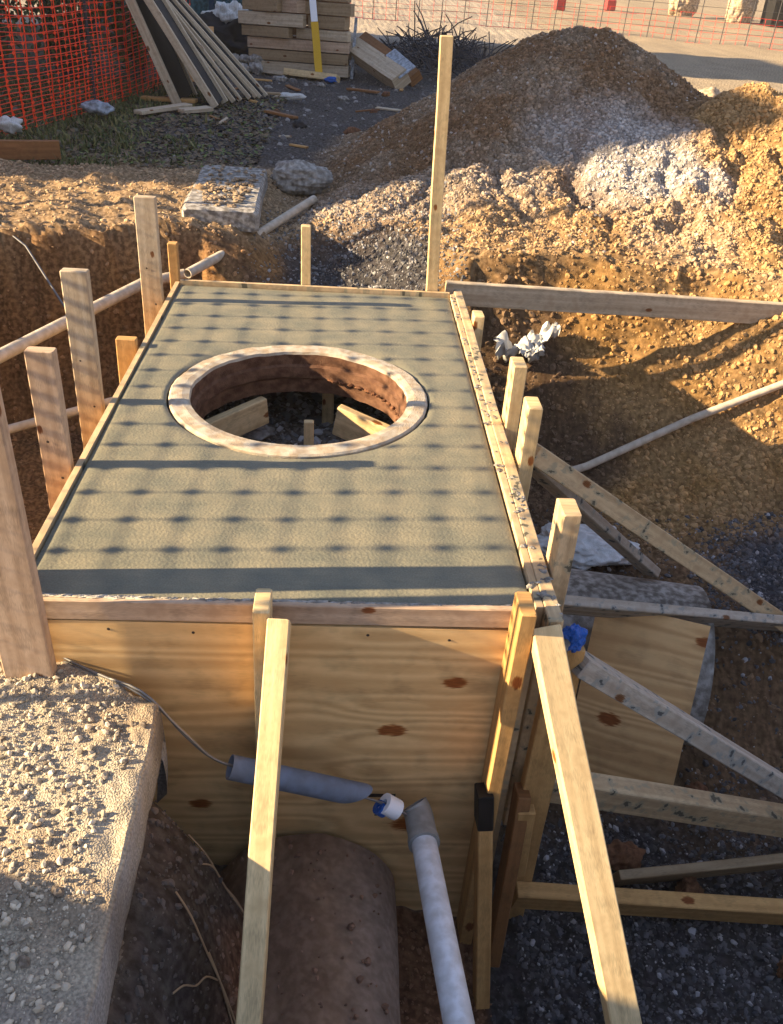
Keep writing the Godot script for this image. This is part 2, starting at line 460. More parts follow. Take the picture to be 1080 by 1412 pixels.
# real colours of the soils (linear)
func soil_color(x: float, y: float, z: float) -> Color:
	var md := n_md.get_noise_2d(x * 0.8 + 7.0, z * 0.8)
	var hi := n_hi.get_noise_2d(x + 3.0, z)
	var gold := Color(0.345, 0.212, 0.092)
	var tan := Color(0.36, 0.25, 0.145)
	var brown := Color(0.155, 0.092, 0.05)
	var grey := Color(0.165, 0.148, 0.13)
	var pale := Color(0.40, 0.37, 0.33)
	var c := tan
	var d := pit_depth(x, z)
	var pl := pile(x, z)
	# far ground
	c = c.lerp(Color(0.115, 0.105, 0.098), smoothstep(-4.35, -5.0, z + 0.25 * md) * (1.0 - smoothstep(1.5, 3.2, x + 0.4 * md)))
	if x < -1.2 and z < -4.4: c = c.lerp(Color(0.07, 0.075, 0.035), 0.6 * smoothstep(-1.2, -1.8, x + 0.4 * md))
	c = c.lerp(Color(0.46, 0.40, 0.32), smoothstep(-13.4, -14.4, z + 0.25 * x + 0.5 * md))
	if x > 3.2 and z < -5.0: c = c.lerp(Color(0.44, 0.36, 0.25), smoothstep(3.2, 4.2, x))
	if pl > -0.12 and z > -8.0 and z < -2.4 and x > -0.4:
		var p := Color(0.22, 0.132, 0.07).lerp(Color(0.24, 0.175, 0.115), smoothstep(-0.3, 0.4, md))
		# pale gravel that slid down the front of the pile
		var line := lerpf(1.55, 2.0, smoothstep(-4.6, -3.1, z))
		p = p.lerp(Color(0.40, 0.375, 0.35), 0.85 * smoothstep(0.55, 0.15, absf(x - line + 0.2 * md)) * smoothstep(-4.4, -3.9, z + 0.2 * md))
		p = p.lerp(Color(0.36, 0.29, 0.22), 0.7 * smoothstep(-4.2, -3.7, z) * smoothstep(1.6, 1.1, x))
		p = p.lerp(gold, smoothstep(-4.5, -4.1, z) * smoothstep(2.1, 2.35, x + 0.15 * md))
		p = p.lerp(gold, 0.75 * smoothstep(-3.55, -3.2, z + 0.3 * md))
		c = c.lerp(p, smoothstep(-0.12, 0.02, pl))
	if d > -0.08:
		var w := brown
		if x > 0.62:
			w = gold.lerp(Color(0.30, 0.17, 0.06), smoothstep(-0.2, 0.5, md))
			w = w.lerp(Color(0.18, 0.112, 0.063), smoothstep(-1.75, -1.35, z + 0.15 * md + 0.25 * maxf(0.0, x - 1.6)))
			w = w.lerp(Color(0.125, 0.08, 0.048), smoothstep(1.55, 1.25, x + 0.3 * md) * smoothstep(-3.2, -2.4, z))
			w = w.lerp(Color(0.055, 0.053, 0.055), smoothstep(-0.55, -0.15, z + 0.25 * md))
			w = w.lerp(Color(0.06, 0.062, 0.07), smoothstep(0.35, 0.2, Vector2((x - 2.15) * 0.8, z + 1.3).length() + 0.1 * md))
		elif z < -2.3:
			w = Color(0.30, 0.165, 0.07).lerp(Color(0.17, 0.10, 0.055), smoothstep(-0.25, 0.35, md))
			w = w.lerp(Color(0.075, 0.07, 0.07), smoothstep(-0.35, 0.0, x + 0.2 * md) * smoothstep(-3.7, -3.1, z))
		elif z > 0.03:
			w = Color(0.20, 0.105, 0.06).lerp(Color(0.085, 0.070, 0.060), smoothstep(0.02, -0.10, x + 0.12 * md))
		elif x > -0.6: w = Color(0.22, 0.19, 0.16)
		else: w = Color(0.32, 0.18, 0.08)
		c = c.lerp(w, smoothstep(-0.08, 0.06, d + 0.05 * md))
	var k := 1.0 + 0.22 * hi + 0.12 * md
	return Color(c.r * k, c.g * k, c.b * k)

func axis(lo: float, a: float, b: float, hi: float, step: float, grow: float) -> PackedFloat32Array:
	var neg := []
	var s := step; var v := a
	while v > lo:
		s *= grow; v -= s
		neg.push_front(v)
	var out := PackedFloat32Array(neg)
	v = a
	while v < b:
		out.append(v); v += step
	s = step
	while v < hi:
		out.append(v); s *= grow; v += s
	out.append(v)
	return out

func build_ground() -> void:
	var xs := axis(-70, -2.3, 3.4, 70, 0.023, 1.05)
	var zs := axis(-90, -5.6, 1.05, 30, 0.023, 1.035)
	var nx := xs.size(); var nz := zs.size()
	var pos := PackedVector3Array(); pos.resize(nx * nz)
	var col := PackedColorArray(); col.resize(nx * nz)
	var nor := PackedVector3Array(); nor.resize(nx * nz)
	for j in nz:
		for i in nx:
			var y := ground(xs[i], zs[j])
			pos[j * nx + i] = Vector3(xs[i], y, zs[j])
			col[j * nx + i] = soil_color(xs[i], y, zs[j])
	for j in nz:
		for i in nx:
			var l := pos[j * nx + maxi(i - 1, 0)]; var r := pos[j * nx + mini(i + 1, nx - 1)]
			var u := pos[maxi(j - 1, 0) * nx + i]; var b := pos[mini(j + 1, nz - 1) * nx + i]
			nor[j * nx + i] = (b - u).cross(r - l).normalized()
	var idx := PackedInt32Array()
	for j in nz - 1:
		for i in nx - 1:
			var a := j * nx + i
			idx.append_array(PackedInt32Array([a, a + 1, a + nx + 1, a, a + nx + 1, a + nx]))
	var arr := []
	arr.resize(Mesh.ARRAY_MAX)
	arr[Mesh.ARRAY_VERTEX] = pos; arr[Mesh.ARRAY_NORMAL] = nor; arr[Mesh.ARRAY_COLOR] = col; arr[Mesh.ARRAY_INDEX] = idx
	var am := ArrayMesh.new()
	am.add_surface_from_arrays(Mesh.PRIMITIVE_TRIANGLES, arr)
	var g := put(am, "ground", M.soil)
	tag(g, "brown soil of the building site with the dug pit and heaped gravel", "ground", "", "structure")

# many small stones or clods as one mass
func scatter(called: String, label: String, count: int, box: Array, smin: float, smax_: float, mask: Callable, tint: Callable, mesh: Mesh, sink := 0.25) -> void:
	var mm := MultiMesh.new()
	mm.transform_format = MultiMesh.TRANSFORM_3D
	mm.use_colors = true
	mm.mesh = mesh
	var ts := []; var cs := []
	for k in count:
		var x := rng.randf_range(box[0], box[1]); var z := rng.randf_range(box[2], box[3])
		var keep := rng.randf(); var u := rng.randf(); var e := Vector3(rng.randf(), rng.randf(), rng.randf()) * TAU; var v := rng.randf()
		if keep > mask.call(x, z): continue
		var s := smin * pow(smax_ / smin, u * u * u)
		var y := ground(x, z)
		ts.append(Transform3D(Basis.from_euler(e).scaled(Vector3.ONE * s), Vector3(x, y - s * sink, z)))
		cs.append(tint.call(x, y, z, v))
	mm.instance_count = ts.size()
	for k in ts.size():
		mm.set_instance_transform(k, ts[k])
		mm.set_instance_color(k, cs[k])
	var o := MultiMeshInstance3D.new()
	o.multimesh = mm
	o.material_override = M.stone
	o.name = numbered(called)
	add_child(o, true)
	tag(o, label, "gravel" if called == "gravel" else "soil", "", "stuff")

# ---------------------------------------------------------------- larger built pieces
func pave_h(x: float, z: float) -> float:
	return -0.205 + 0.010 * n_hi.get_noise_2d(x, z) + 0.016 * n_md.get_noise_2d(x, z) + 0.02 * n_lo.get_noise_2d(x * 2.0, z * 2.0)

func pave_right(z: float) -> float:
	return lerpf(-0.280, -0.262, clampf((z - 0.1) / 0.8, 0, 1.4)) + 0.005 * n_md.get_noise_2d(z * 2.0, 40.0) - 0.02 * pow(maxf(0.0, n_md.get_noise_2d(z * 1.4, 61.0)), 2.0)

func pave_far(x: float) -> float:
	return 0.155 + 0.52 * (x + 0.27) + 0.035 * n_md.get_noise_2d(x * 2.2, 80.0) + 0.020 * n_hi.get_noise_2d(x, 5.0)

func build_pavement() -> void:
	var nx := 110; var nz := 110
	var pos := PackedVector3Array(); var col := PackedColorArray(); var uv := PackedVector2Array()
	var drop := [[0.0, 0.0], [0.005, 0.003], [0.009, 0.010], [0.011, 0.05], [0.012, 0.09], [0.009, 0.13], [-0.02, 0.17]]
	var rows := nz + drop.size() - 1; var colsn := nx + drop.size() - 1
	for j in rows:
		for i in colsn:
			var ii := mini(i, nx - 1); var e: Array = drop[maxi(0, i - nx + 1)]
			var jj := maxi(0, j - drop.size() + 1); var f: Array = drop[maxi(0, drop.size() - 1 - j)]
			var s := float(ii) / (nx - 1); var t := float(jj) / (nz - 1)
			var x := lerpf(-2.3, pave_right(0.15), 1.0 - pow(1.0 - s, 1.4))
			var z0 := pave_far(x)
			var z := lerpf(z0, 1.9, pow(t, 1.4))
			x += (pave_right(z) - pave_right(0.15)) * s * s
			var y: float = pave_h(x, z) - e[1] - f[1]
			var down: float = e[1] + f[1]
			var hi := n_hi.get_noise_2d(x * 1.3 + y * 3.0, z * 1.3)
			var md := n_md.get_noise_2d(x + y, z)
			pos.append(Vector3(x + e[0] + 0.0015 * hi * (1.0 if down > 0.02 else 0.0), y, z - f[0] + (0.004 * md + 0.006 * hi) * (1.0 if f[1] > 0.0 else 0.0)))
			uv.append(Vector2(x, z))
			var c := Color(0.47, 0.40, 0.29).lerp(Color(0.36, 0.28, 0.19), smoothstep(-0.2, 0.5, md))
			if z > 0.75: c = c.lerp(Color(0.24, 0.20, 0.19), 0.7 * smoothstep(0.75, 1.0, z + 0.2 * md))
			if down > 0.008: c = Color(0.36, 0.35, 0.33).lerp(Color(0.22, 0.20, 0.18), smoothstep(-0.1, 0.5, md))
			var k := 1.0 + 0.2 * hi
			col.append(Color(c.r * k, c.g * k, c.b * k))
	var st := SurfaceTool.new()
	st.begin(Mesh.PRIMITIVE_TRIANGLES)
	st.set_smooth_group(0)
	for j in rows - 1:
		for i in colsn - 1:
			var a := j * colsn + i
			st.set_smooth_group(1 if i >= nx else (2 if j < drop.size() - 2 else (3 if i == nx - 1 or j == drop.size() - 2 else 0)))
			for q in [a, a + 1, a + colsn + 1, a, a + colsn + 1, a + colsn]:
				st.set_color(col[q]); st.set_uv(uv[q]); st.add_vertex(pos[q])
	st.generate_normals()
	var o := put(st.commit(), "pavement", M.pave)
	tag(o, "broken grey concrete pavement edge covered in grit beside the pit", "pavement", "", "structure")

func build_slab() -> void:
	var cx := -0.014; var cz := -1.137; var r0 := 0.452
	var x0 := -0.609; var x1 := 0.606; var z0 := -2.234; var z1 := 0.003
	var an := []
	for k in 96: an.append(TAU * k / 96.0)
	for c in [Vector2(x0, z0), Vector2(x1, z0), Vector2(x0, z1), Vector2(x1, z1)]: an.append(fposmod(Vector2(c.x - cx, c.y - cz).angle(), TAU))
	an.sort()
	var st := SurfaceTool.new()
	st.begin(Mesh.PRIMITIVE_TRIANGLES)
	var n := an.size(); var rings := 16
	var p := []
	for k in n:
		var d := Vector2(cos(an[k]), sin(an[k]))
		var tx: float = ((x1 if d.x > 0 else x0) - cx) / d.x if absf(d.x) > 1e-6 else 1e9
		var tz: float = ((z1 if d.y > 0 else z0) - cz) / d.y if absf(d.y) > 1e-6 else 1e9
		var far := minf(tx, tz)
		var row := []
		for j in rings + 1:
			var q := Vector2(cx, cz) + d * lerpf(r0 + 0.003 * n_hi.get_noise_1d(k * 4.0) , far, float(j) / rings)
			var edge := 1.0 if (j == 0 or j == rings) else 0.0
			row.append(Vector3(q.x, 0.003 * n_lo.get_noise_2d(q.x * 3, q.y * 3) + 0.0012 * n_md.get_noise_2d(q.x, q.y) - 0.006 * edge, q.y))
		p.append(row)
	st.set_smooth_group(0)
	for k in n:
		var b := (k + 1) % n
		for j in rings: quad(st, p[k][j], p[k][j + 1], p[b][j + 1], p[b][j], Vector3.UP)
	st.set_smooth_group(-1)
	for k in n:
		var b := (k + 1) % n
		for j in [0, rings]:
			var a: Vector3 = p[k][j]; var c: Vector3 = p[b][j]
			var dn := Vector3(0, -0.17, 0)
			var out := (Vector3(a.x - cx, 0, a.z - cz)) * (1.0 if j == rings else -1.0)
			quad(st, a, c, c + dn, a + dn, out)
		quad(st, p[k][0] + Vector3(0, -0.17, 0), p[k][rings] + Vector3(0, -0.17, 0), p[b][rings] + Vector3(0, -0.17, 0), p[b][0] + Vector3(0, -0.17, 0), Vector3.DOWN)
	var t := thing("concrete_slab", "freshly trowelled wet grey concrete slab with a round opening", "concrete slab", Vector3.ZERO)
	put(done(st), "slab_top", M.wet_concrete, t)
	for q in [[-0.55, -1.115, 0.11, 2.2], [0.55, -1.115, 0.11, 2.2]]:
		var bm := BoxMesh.new(); bm.size = Vector3(q[2], 0.75, q[3])
		put(bm, "chamber_wall", M.concrete_dark, t).position = Vector3(q[0], -0.55, q[1])
	for zz in [-2.17, -0.06]:
		var bm := BoxMesh.new(); bm.size = Vector3(0.98, 0.75, 0.11)
		put(bm, "chamber_wall", M.concrete_dark, t).position = Vector3(0, -0.55, zz)
	# cast ring set into the opening
	var ring := thing("manhole_frame", "round rusty manhole ring with cement smeared rim set in the slab", "manhole frame", Vector3(cx, 0, cz))
	for part in [["rim", M.ring_top, [Vector2(0.372, -0.010), Vector2(0.376, 0.0), Vector2(0.40, 0.004), Vector2(0.438, 0.002), Vector2(0.4445, -0.003), Vector2(0.445, -0.06)]], ["inner_wall", M.rust, [Vector2(0.372, -0.010), Vector2(0.371, -0.05), Vector2(0.362, -0.058), Vector2(0.361, -0.10), Vector2(0.376, -0.112), Vector2(0.376, -0.168), Vector2(0.44, -0.172)]]]:
		var s2 := SurfaceTool.new()
		s2.begin(Mesh.PRIMITIVE_TRIANGLES)
		var prof: Array = part[2]
		for k in 120:
			for j in prof.size() - 1:
				var q := []
				s2.set_smooth_group(j)
				for e in [[k, j], [k + 1, j], [k + 1, j + 1], [k, j + 1]]:
					var a: float = TAU * (e[0] % 120) / 120.0
					var pr: Vector2 = prof[e[1]]
					var w := 0.004 * n_hi.get_noise_3d(cos(a) * 0.5, pr.y, sin(a) * 0.5)
					q.append(Vector3(cos(a) * (pr.x + w), pr.y + w * 0.8, sin(a) * (pr.x + w)))
				var up: Vector3 = Vector3(0, 1, 0) if part[0] == "rim" and j < prof.size() - 2 and j > 0 else Vector3(q[0].x, 0, q[0].z) * (1.0 if part[0] == "rim" and j > 0 else -1.0)
				quad(s2, q[0], q[1], q[2], q[3], up, Vector2(k / 60.0, j / 3.0), Vector2((k + 1) / 60.0, j / 3.0), Vector2((k + 1) / 60.0, (j + 1) / 3.0), Vector2(k / 60.0, (j + 1) / 3.0))
		put(done(s2), part[0], part[1], ring)

	var s3 := SurfaceTool.new()
	for k in 70:
		var a := rng.randf_range(-1.3, 0.9); var z := rng.randf_range(0.003, 0.012)
		s3.append_from(rock_mesh(k % 9, 1, 0.6, 0.3), 0, Transform3D(Basis(Vector3.UP, k).scaled_local(Vector3.ONE * z), Vector3(cos(a) * rng.randf_range(0.352, 0.366), -0.104 + z * 0.3, sin(a) * rng.randf_range(0.352, 0.366))))
	put(s3.commit(), "crumbs", M.clay, ring).set_meta("kind", "stuff")

func panel(called: String, label: String, cat: String, bl: Vector3, br: Vector3, tl: Vector3, t: float, m: Material, group := "") -> MeshInstance3D:
	# flat sheet: bottom left, bottom right, top left
	var w := bl.distance_to(br); var h := bl.distance_to(tl)
	var st := st_new()
	var c := 0.0015
	var q := []
	for k in [[0, 0, 0], [w, 0, 0], [w, h, 0], [0, h, 0], [0, 0, -t], [w, 0, -t], [w, h, -t], [0, h, -t]]: q.append(Vector3(k[0], k[1], k[2]))
	var u := func(v: Vector3) -> Vector2: return Vector2(v.x / 1.22, 1.0 - v.y / 1.22)
	for f in [[[0, 1, 2, 3], Vector3.BACK], [[4, 5, 6, 7], Vector3.FORWARD]]:
		var z: float = -c * 0.0
		quad(st, q[f[0][0]], q[f[0][1]], q[f[0][2]], q[f[0][3]], f[1], u.call(q[f[0][0]]), u.call(q[f[0][1]]), u.call(q[f[0][2]]), u.call(q[f[0][3]]))
	for f in [[0, 1, 5, 4], [1, 2, 6, 5], [2, 3, 7, 6], [3, 0, 4, 7]]:
		var out: Vector3 = (q[f[0]] + q[f[1]]) / 2 - Vector3(w / 2, h / 2, 0)
		out.z = 0
		quad(st, q[f[0]], q[f[1]], q[f[2]], q[f[3]], out, Vector2(0, 0.2), Vector2(1, 0.2), Vector2(1, 0.22), Vector2(0, 0.22))
	var o := put(done(st), called, m)
	var x := (br - bl).normalized(); var y := (tl - bl).normalized(); var z2 := x.cross(y).normalized()
	y = z2.cross(x).normalized()
	o.transform = Transform3D(Basis(x, y, z2), bl)
	tag(o, label, cat, group)
	return o

func lump(called: String, label: String, cat: String, at: Vector3, size: Vector3, m: Material, seed_: int, sub := 3, amp := 0.22, turn := 0.0, group := "") -> MeshInstance3D:
	var o := put(rock_mesh(seed_, sub, 1.0, amp), called, m)
	o.transform = Transform3D(Basis(Vector3.UP, turn).scaled_local(size), at)
	tag(o, label, cat, group)
	return o

# plastic netting along a ground path
func netting(path: Array, y0: float, h: float, dv: float, du: float, thick: float, knot: float, sag: float) -> ArrayMesh:
	var st := st_new()
	var pts := []
	for k in path.size() - 1:
		var a: Vector2 = path[k]; var b: Vector2 = path[k + 1]
		var n := maxi(1, int(a.distance_to(b) / du))
		for i in n: pts.append(a.lerp(b, float(i) / n))
	pts.append(path[-1])
	var rows := int(h / dv)
	var g := []
	for i in pts.size():
		var c := []
		var p: Vector2 = pts[i]
		var d: Vector2 = ((pts[mini(i + 1, pts.size() - 1)] as Vector2) - (pts[maxi(i - 1, 0)] as Vector2)).normalized()
		var nrm := Vector2(-d.y, d.x)
		var base := 0.0
		for e in 5: base += ground(p.x - 0.12, p.y + (e - 2) * 0.45) / 5.0 if p.y < -4.0 else 0.0
		var dip := sag * (0.5 + 0.5 * n_lo.get_noise_1d(i * 0.12))
		for j in rows + 1:
			var f := float(j) / rows
			var off := 0.05 * n_lo.get_noise_2d(i * 0.12, j * 0.05) + 0.006 * n_hi.get_noise_2d(i * 1.3, j * 1.7)
			c.append(Vector3(p.x + nrm.x * off, base + y0 + f * (h - dip) + 0.006 * n_hi.get_noise_2d(i * 2.1, j), p.y + nrm.y * off))
		g.append(c)
	for i in g.size():
		for j in rows + 1:
			var p: Vector3 = g[i][j]
			if j < rows:
				var q: Vector3 = g[i][j + 1]
				strand(st, p, q, thick)
			if i < g.size() - 1: strand(st, p, g[i + 1][j], thick * 0.8)
			if knot > 0.0:
				var s := knot * 0.5
				var ax: Vector3 = ((g[mini(i + 1, g.size() - 1)][j] as Vector3) - (g[maxi(i - 1, 0)][j] as Vector3)).normalized() * s * 1.5
				quad(st, p - ax, p + Vector3.UP * s, p + ax, p - Vector3.UP * s, ax.cross(Vector3.UP))
	return done(st)

func strand(st: SurfaceTool, a: Vector3, b: Vector3, r: float) -> void:
	var d := (b - a).normalized()
	var s := d.cross(Vector3(0.3, 0.5, 0.81)).normalized() * r * 0.5
	var u := s.cross(d).normalized() * r * 0.5
	var c := [s, -s * 0.5 + u * 0.87, -s * 0.5 - u * 0.87]
	for k in 3:
		var e: Vector3 = c[k]; var f: Vector3 = c[(k + 1) % 3]
		quad(st, a + e, a + f, b + f, b + e, e + f)

func shrub(at: Vector3, rad: float, h: float, leaves: int, label: String, tint: Color, group := "") -> void:
	var t := thing("shrub", label, "shrub", at, group)
	var st := SurfaceTool.new()
	st.begin(Mesh.PRIMITIVE_TRIANGLES)
	st.set_smooth_group(-1)
	var tips := []
	for k in 14:
		var a := rng.randf() * TAU; var lean := rng.randf_range(0.2, 1.0) * rad
		var tip := Vector3(cos(a) * lean, h * rng.randf_range(0.5, 1.0), sin(a) * lean)
		strand(st, Vector3(cos(a) * 0.05, -0.1, sin(a) * 0.05), tip * 0.55 + Vector3(0, 0.05, 0), 0.022)
		strand(st, tip * 0.55 + Vector3(0, 0.05, 0), tip, 0.012)
		tips.append(tip)
	put(done(st), "stems", M.twig, t)
	var leaf := st_new()
	quad(leaf, Vector3(0, 0, 0), Vector3(0.4, 0.12, 0.5), Vector3(0, 0.0, 1.0), Vector3(-0.4, 0.12, 0.5), Vector3.UP)
	var mm := MultiMesh.new()
	mm.transform_format = MultiMesh.TRANSFORM_3D
	mm.use_colors = true
	mm.mesh = done(leaf)
	mm.instance_count = leaves
	for k in leaves:
		var tip: Vector3 = tips[rng.randi() % tips.size()]
		var p := tip * rng.randf_range(0.15, 1.05) + Vector3(rng.randfn(), rng.randfn() * 0.8, rng.randfn()) * 0.16 * rad
		var s := rng.randf_range(0.03, 0.075)
		mm.set_instance_transform(k, Transform3D(Basis.from_euler(Vector3(rng.randf(), rng.randf(), rng.randf()) * TAU).scaled(Vector3.ONE * s), p))
		var v := rng.randf_range(0.55, 1.3)
		var c := tint.lerp(Color(0.16, 0.13, 0.03), 0.8 if rng.randf() < 0.16 else rng.randf() * 0.15)
		mm.set_instance_color(k, Color(c.r * v, c.g * v, c.b * v))
	var o := MultiMeshInstance3D.new()
	o.multimesh = mm
	o.material_override = M.leaf
	o.name = "leaves"
	o.set_meta("kind", "stuff")
	t.add_child(o, true)

func pole(called: String, label: String, cat: String, pts: Array, r, m: Material, r_in := 0.0, group := "", seg := 16, cut := 0.0) -> MeshInstance3D:
	var local := []
	for p in pts: local.append(p - pts[0])
	var o := put(tube(local, r, r_in, seg, cut), called, m)
	o.position = pts[0]
	tag(o, label, cat, group)
	return o

# ---------------------------------------------------------------- the scene
func _ready() -> void:
	rng.seed = 20417
	n_lo.seed = 1; n_lo.frequency = 0.45; n_lo.fractal_octaves = 3
	n_md.seed = 2; n_md.frequency = 2.2; n_md.fractal_octaves = 4
	n_hi.seed = 3; n_hi.frequency = 11.0; n_hi.fractal_octaves = 4

	# camera, sky, sun, exposure
	var cam := Camera3D.new()
	cam.name = "camera"
	cam.position = Vector3(0.1285, 1.3073, 1.6466)
	cam.rotation = Vector3(-0.5688, -0.0739, 0.0727)
	cam.fov = 60.84
	cam.near = 0.05
	cam.far = 400.0
	add_child(cam)
	cam.make_current()
	var sky_mat := ProceduralSkyMaterial.new()
	sky_mat.sky_top_color = Color(0.44, 0.50, 0.62)
	sky_mat.sky_horizon_color = Color(0.80, 0.80, 0.80)
	sky_mat.sky_curve = 0.12
	sky_mat.ground_bottom_color = Color(0.22, 0.19, 0.16)
	sky_mat.ground_horizon_color = Color(0.5, 0.5, 0.5)
	sky_mat.energy_multiplier = 0.58
	var sky := Sky.new()
	sky.sky_material = sky_mat
	var env := Environment.new()
	env.background_mode = Environment.BG_SKY
	env.sky = sky
	env.ambient_light_source = Environment.AMBIENT_SOURCE_SKY
	env.tonemap_mode = Environment.TONE_MAPPER_LINEAR
	env.tonemap_exposure = 4.3
	env.fog_enabled = true
	env.fog_density = 0.0012
	env.fog_light_color = Color(0.86, 0.84, 0.82)
	env.sdfgi_enabled = true
	env.ssao_enabled = true
	env.ssil_enabled = true
	var we := WorldEnvironment.new()
	we.name = "world_environment"
	we.environment = env
	add_child(we)
	var sun := DirectionalLight3D.new()
	sun.name = "sun"
	sun.light_energy = 1.6
	sun.light_color = Color(1.0, 0.89, 0.72)
	sun.light_angular_distance = 0.5
	sun.shadow_enabled = true
	add_child(sun)
	sun.look_at_from_position(Vector3.ZERO, Vector3(1.0, -0.395, -0.065), Vector3.UP)

	make_materials()
	build_ground()
	build_pavement()
	build_slab()
	build_formwork()
	build_right_side()
	build_left_side()
	build_background()
	build_off_frame()
	build_stones()

func build_formwork() -> void:
	var X := Vector3.RIGHT; var Z := Vector3.BACK; var Y := Vector3.UP
	# sheets and boards that hold the concrete
	var front := panel("plywood_sheet", "knotty golden plywood panel forming the front of the box", "plywood panel", Vector3(-0.607, -1.27, 0.025), Vector3(0.612, -1.27, 0.025), Vector3(-0.607, -0.066, 0.025), 0.018, M.ply)
	board("form_board", "pinkish strip board along the front edge above the plywood", "board", Vector3(-0.606, -0.033, 0.017), Vector3(0.590, -0.029, 0.017), 0.058, 0.019, Y, M.pine_pink)
	panel("plywood_sheet", "plywood side panel left of the slab behind the upright stakes", "plywood panel", Vector3(-0.614, -1.1, 0.02), Vector3(-0.614, -1.1, -2.25), Vector3(-0.614, 0.005, 0.02), 0.018, M.splash)
	panel("plywood_sheet", "plywood side panel right of the slab with a cement crusted top edge", "plywood panel", Vector3(0.631, -1.2, 0.024), Vector3(0.631, -1.2, -2.25), Vector3(0.631, 0.009, 0.024), 0.018, M.splash)
	panel("plywood_sheet", "plywood panel along the far end of the slab", "plywood panel", Vector3(-0.61, -0.7, -2.241), Vector3(0.61, -0.7, -2.241), Vector3(-0.61, 0.014, -2.241), 0.018, M.splash)
	board("form_rail", "cement splashed long rail on edge along the right side of the slab", "form rail", Vector3(0.652, -0.034, 0.075), Vector3(0.652, -0.030, -2.30), 0.089, 0.037, Y, M.splash)
	# cement crust on the right-hand form
	var st := SurfaceTool.new()
	for k in 150:
		var z := rng.randf_range(-2.2, 0.06)
		var s := rng.randf_range(0.002, 0.007)
		st.append_from(rock_mesh(k % 7, 1, 0.35, 0.35), 0, Transform3D(Basis(Y, rng.randf() * TAU).scaled_local(Vector3(s, s, s * rng.randf_range(1, 3))), Vector3(rng.randf_range(0.612, 0.668), 0.011, z)))
	for k in 160:
		var x := rng.randf_range(-0.6, 0.58)
		var s := rng.randf_range(0.002, 0.006)
		st.append_from(rock_mesh(k % 7, 1, 0.4, 0.35), 0, Transform3D(Basis(Y, rng.randf() * 0.4).scaled_local(Vector3(s * rng.randf_range(1, 5), s, s)), Vector3(x, -0.003, 0.011)))
	var crust := put(st.commit(), "cement_crust", M.concrete)
	tag(crust, "grey crumbs of spilled cement along the right-hand form rail", "cement crust", "", "stuff")

	# front stakes and braces
	board("stake", "short light stake standing against the middle of the front panel", "stake", Vector3(-0.036, -0.95, 0.072), Vector3(-0.036, 0.047, 0.070), 0.038, 0.089, X, M.pine_pale)
	board("stake", "stout tan stake at the right end of the front panel, bright on its left side", "stake", Vector3(0.566, -1.25, 0.074), Vector3(0.572, 0.058, 0.070), 0.038, 0.089, X, M.pine_tan)
	nails(front, [Vector3(0.03, 1.17, 0.0004), Vector3(0.2, 1.18, 0.0004), Vector3(0.40, 1.175, 0.0004), Vector3(0.82, 1.18, 0.0004), Vector3(1.02, 1.17, 0.0004), Vector3(0.05, 0.9, 0.0004), Vector3(0.06, 0.62, 0.0004), Vector3(0.59, 0.86, 0.0004)])
	board("brace", "pale slanting brace in the middle running down towards the viewer", "brace", Vector3(-0.034, -1.0, 1.16), Vector3(0.006, 0.025, 0.115), 0.05, 0.08, X, M.pine_pale)
	board("brace", "bright sunlit slanting brace at the right front corner of the box", "brace", Vector3(0.95, -1.21, 1.13), Vector3(0.622, 0.0, 0.085), 0.072, 0.038, Vector3(1, 0.1, -0.25), M.pine_pale)
	board("upright_plank", "wide tall plank standing at the left front corner of the box", "plank", Vector3(-0.588, -1.0, 0.062), Vector3(-0.600, 0.78, 0.058), 0.115, 0.035, X, M.pine_pink)
	board("upright_plank", "upright board on the left side form beside the front corner plank", "plank", Vector3(-0.655, -1.0, -0.03), Vector3(-0.657, 0.66, -0.03), 0.092, 0.036, Z, M.pine_pink)
	var stud := board("brace", "leaning stud with a blue-black stained top before the right end of the plywood", "brace", Vector3(0.590, -1.22, 0.30), Vector3(0.545, -0.56, 0.10), 0.04, 0.07, X, M.pine_tan)
	put(sawn(0.105, 0.043, 0.073, 0.003, 0.0), "stained_top", M.form_black, stud).position.y = 0.59
	board("brace", "brown stud slanting behind the leaning stud at the front corner", "brace", Vector3(0.640, -1.23, 0.17), Vector3(0.668, -0.62, 0.045), 0.038, 0.07, X, M.pine_brown)
	board("stake", "dull tan corner stake below the blue scrap at the right front corner", "stake", Vector3(0.715, -1.25, 0.02), Vector3(0.708, -0.105, 0.03), 0.085, 0.038, X, M.pine_tan)
	board("cleat", "short upright cleat with a sawn end near the foot of the corner stake", "cleat", Vector3(0.684, -0.93, 0.085), Vector3(0.676, -0.66, 0.075), 0.05, 0.036, X, M.pine_tan)
	var rag := put(rock_mesh(91, 4, 0.75, 0.28), "blue_scrap", M.blue)
	rag.transform = Transform3D(Basis(Y, 0.5).scaled_local(Vector3(0.028, 0.042, 0.03)), Vector3(0.712, -0.075, 0.035))
	tag(rag, "crumpled bright blue plastic scrap on top of the corner stake", "plastic scrap")
	lump("mortar_lump", "grey lump of mortar squeezed out beside the blue scrap", "mortar", Vector3(0.672, -0.085, 0.05), Vector3(0.03, 0.028, 0.03), M.concrete_dark, 77)
	# pipes and wire before the front panel
	var sl := pole("conduit_sleeve", "short blue-grey plastic pipe sleeve hanging across the front panel", "pipe", [Vector3(-0.115, -0.405, 0.165), Vector3(0.05, -0.472, 0.15), Vector3(0.190, -0.528, 0.138)], 0.031, M.pvc_grey, 0.028, "", 24, 1.6)
	var wires := thing("wire_pair", "two thin twisted steel wires drooping over the pavement into the grey sleeve", "wire", Vector3(-0.62, -0.17, -0.02))
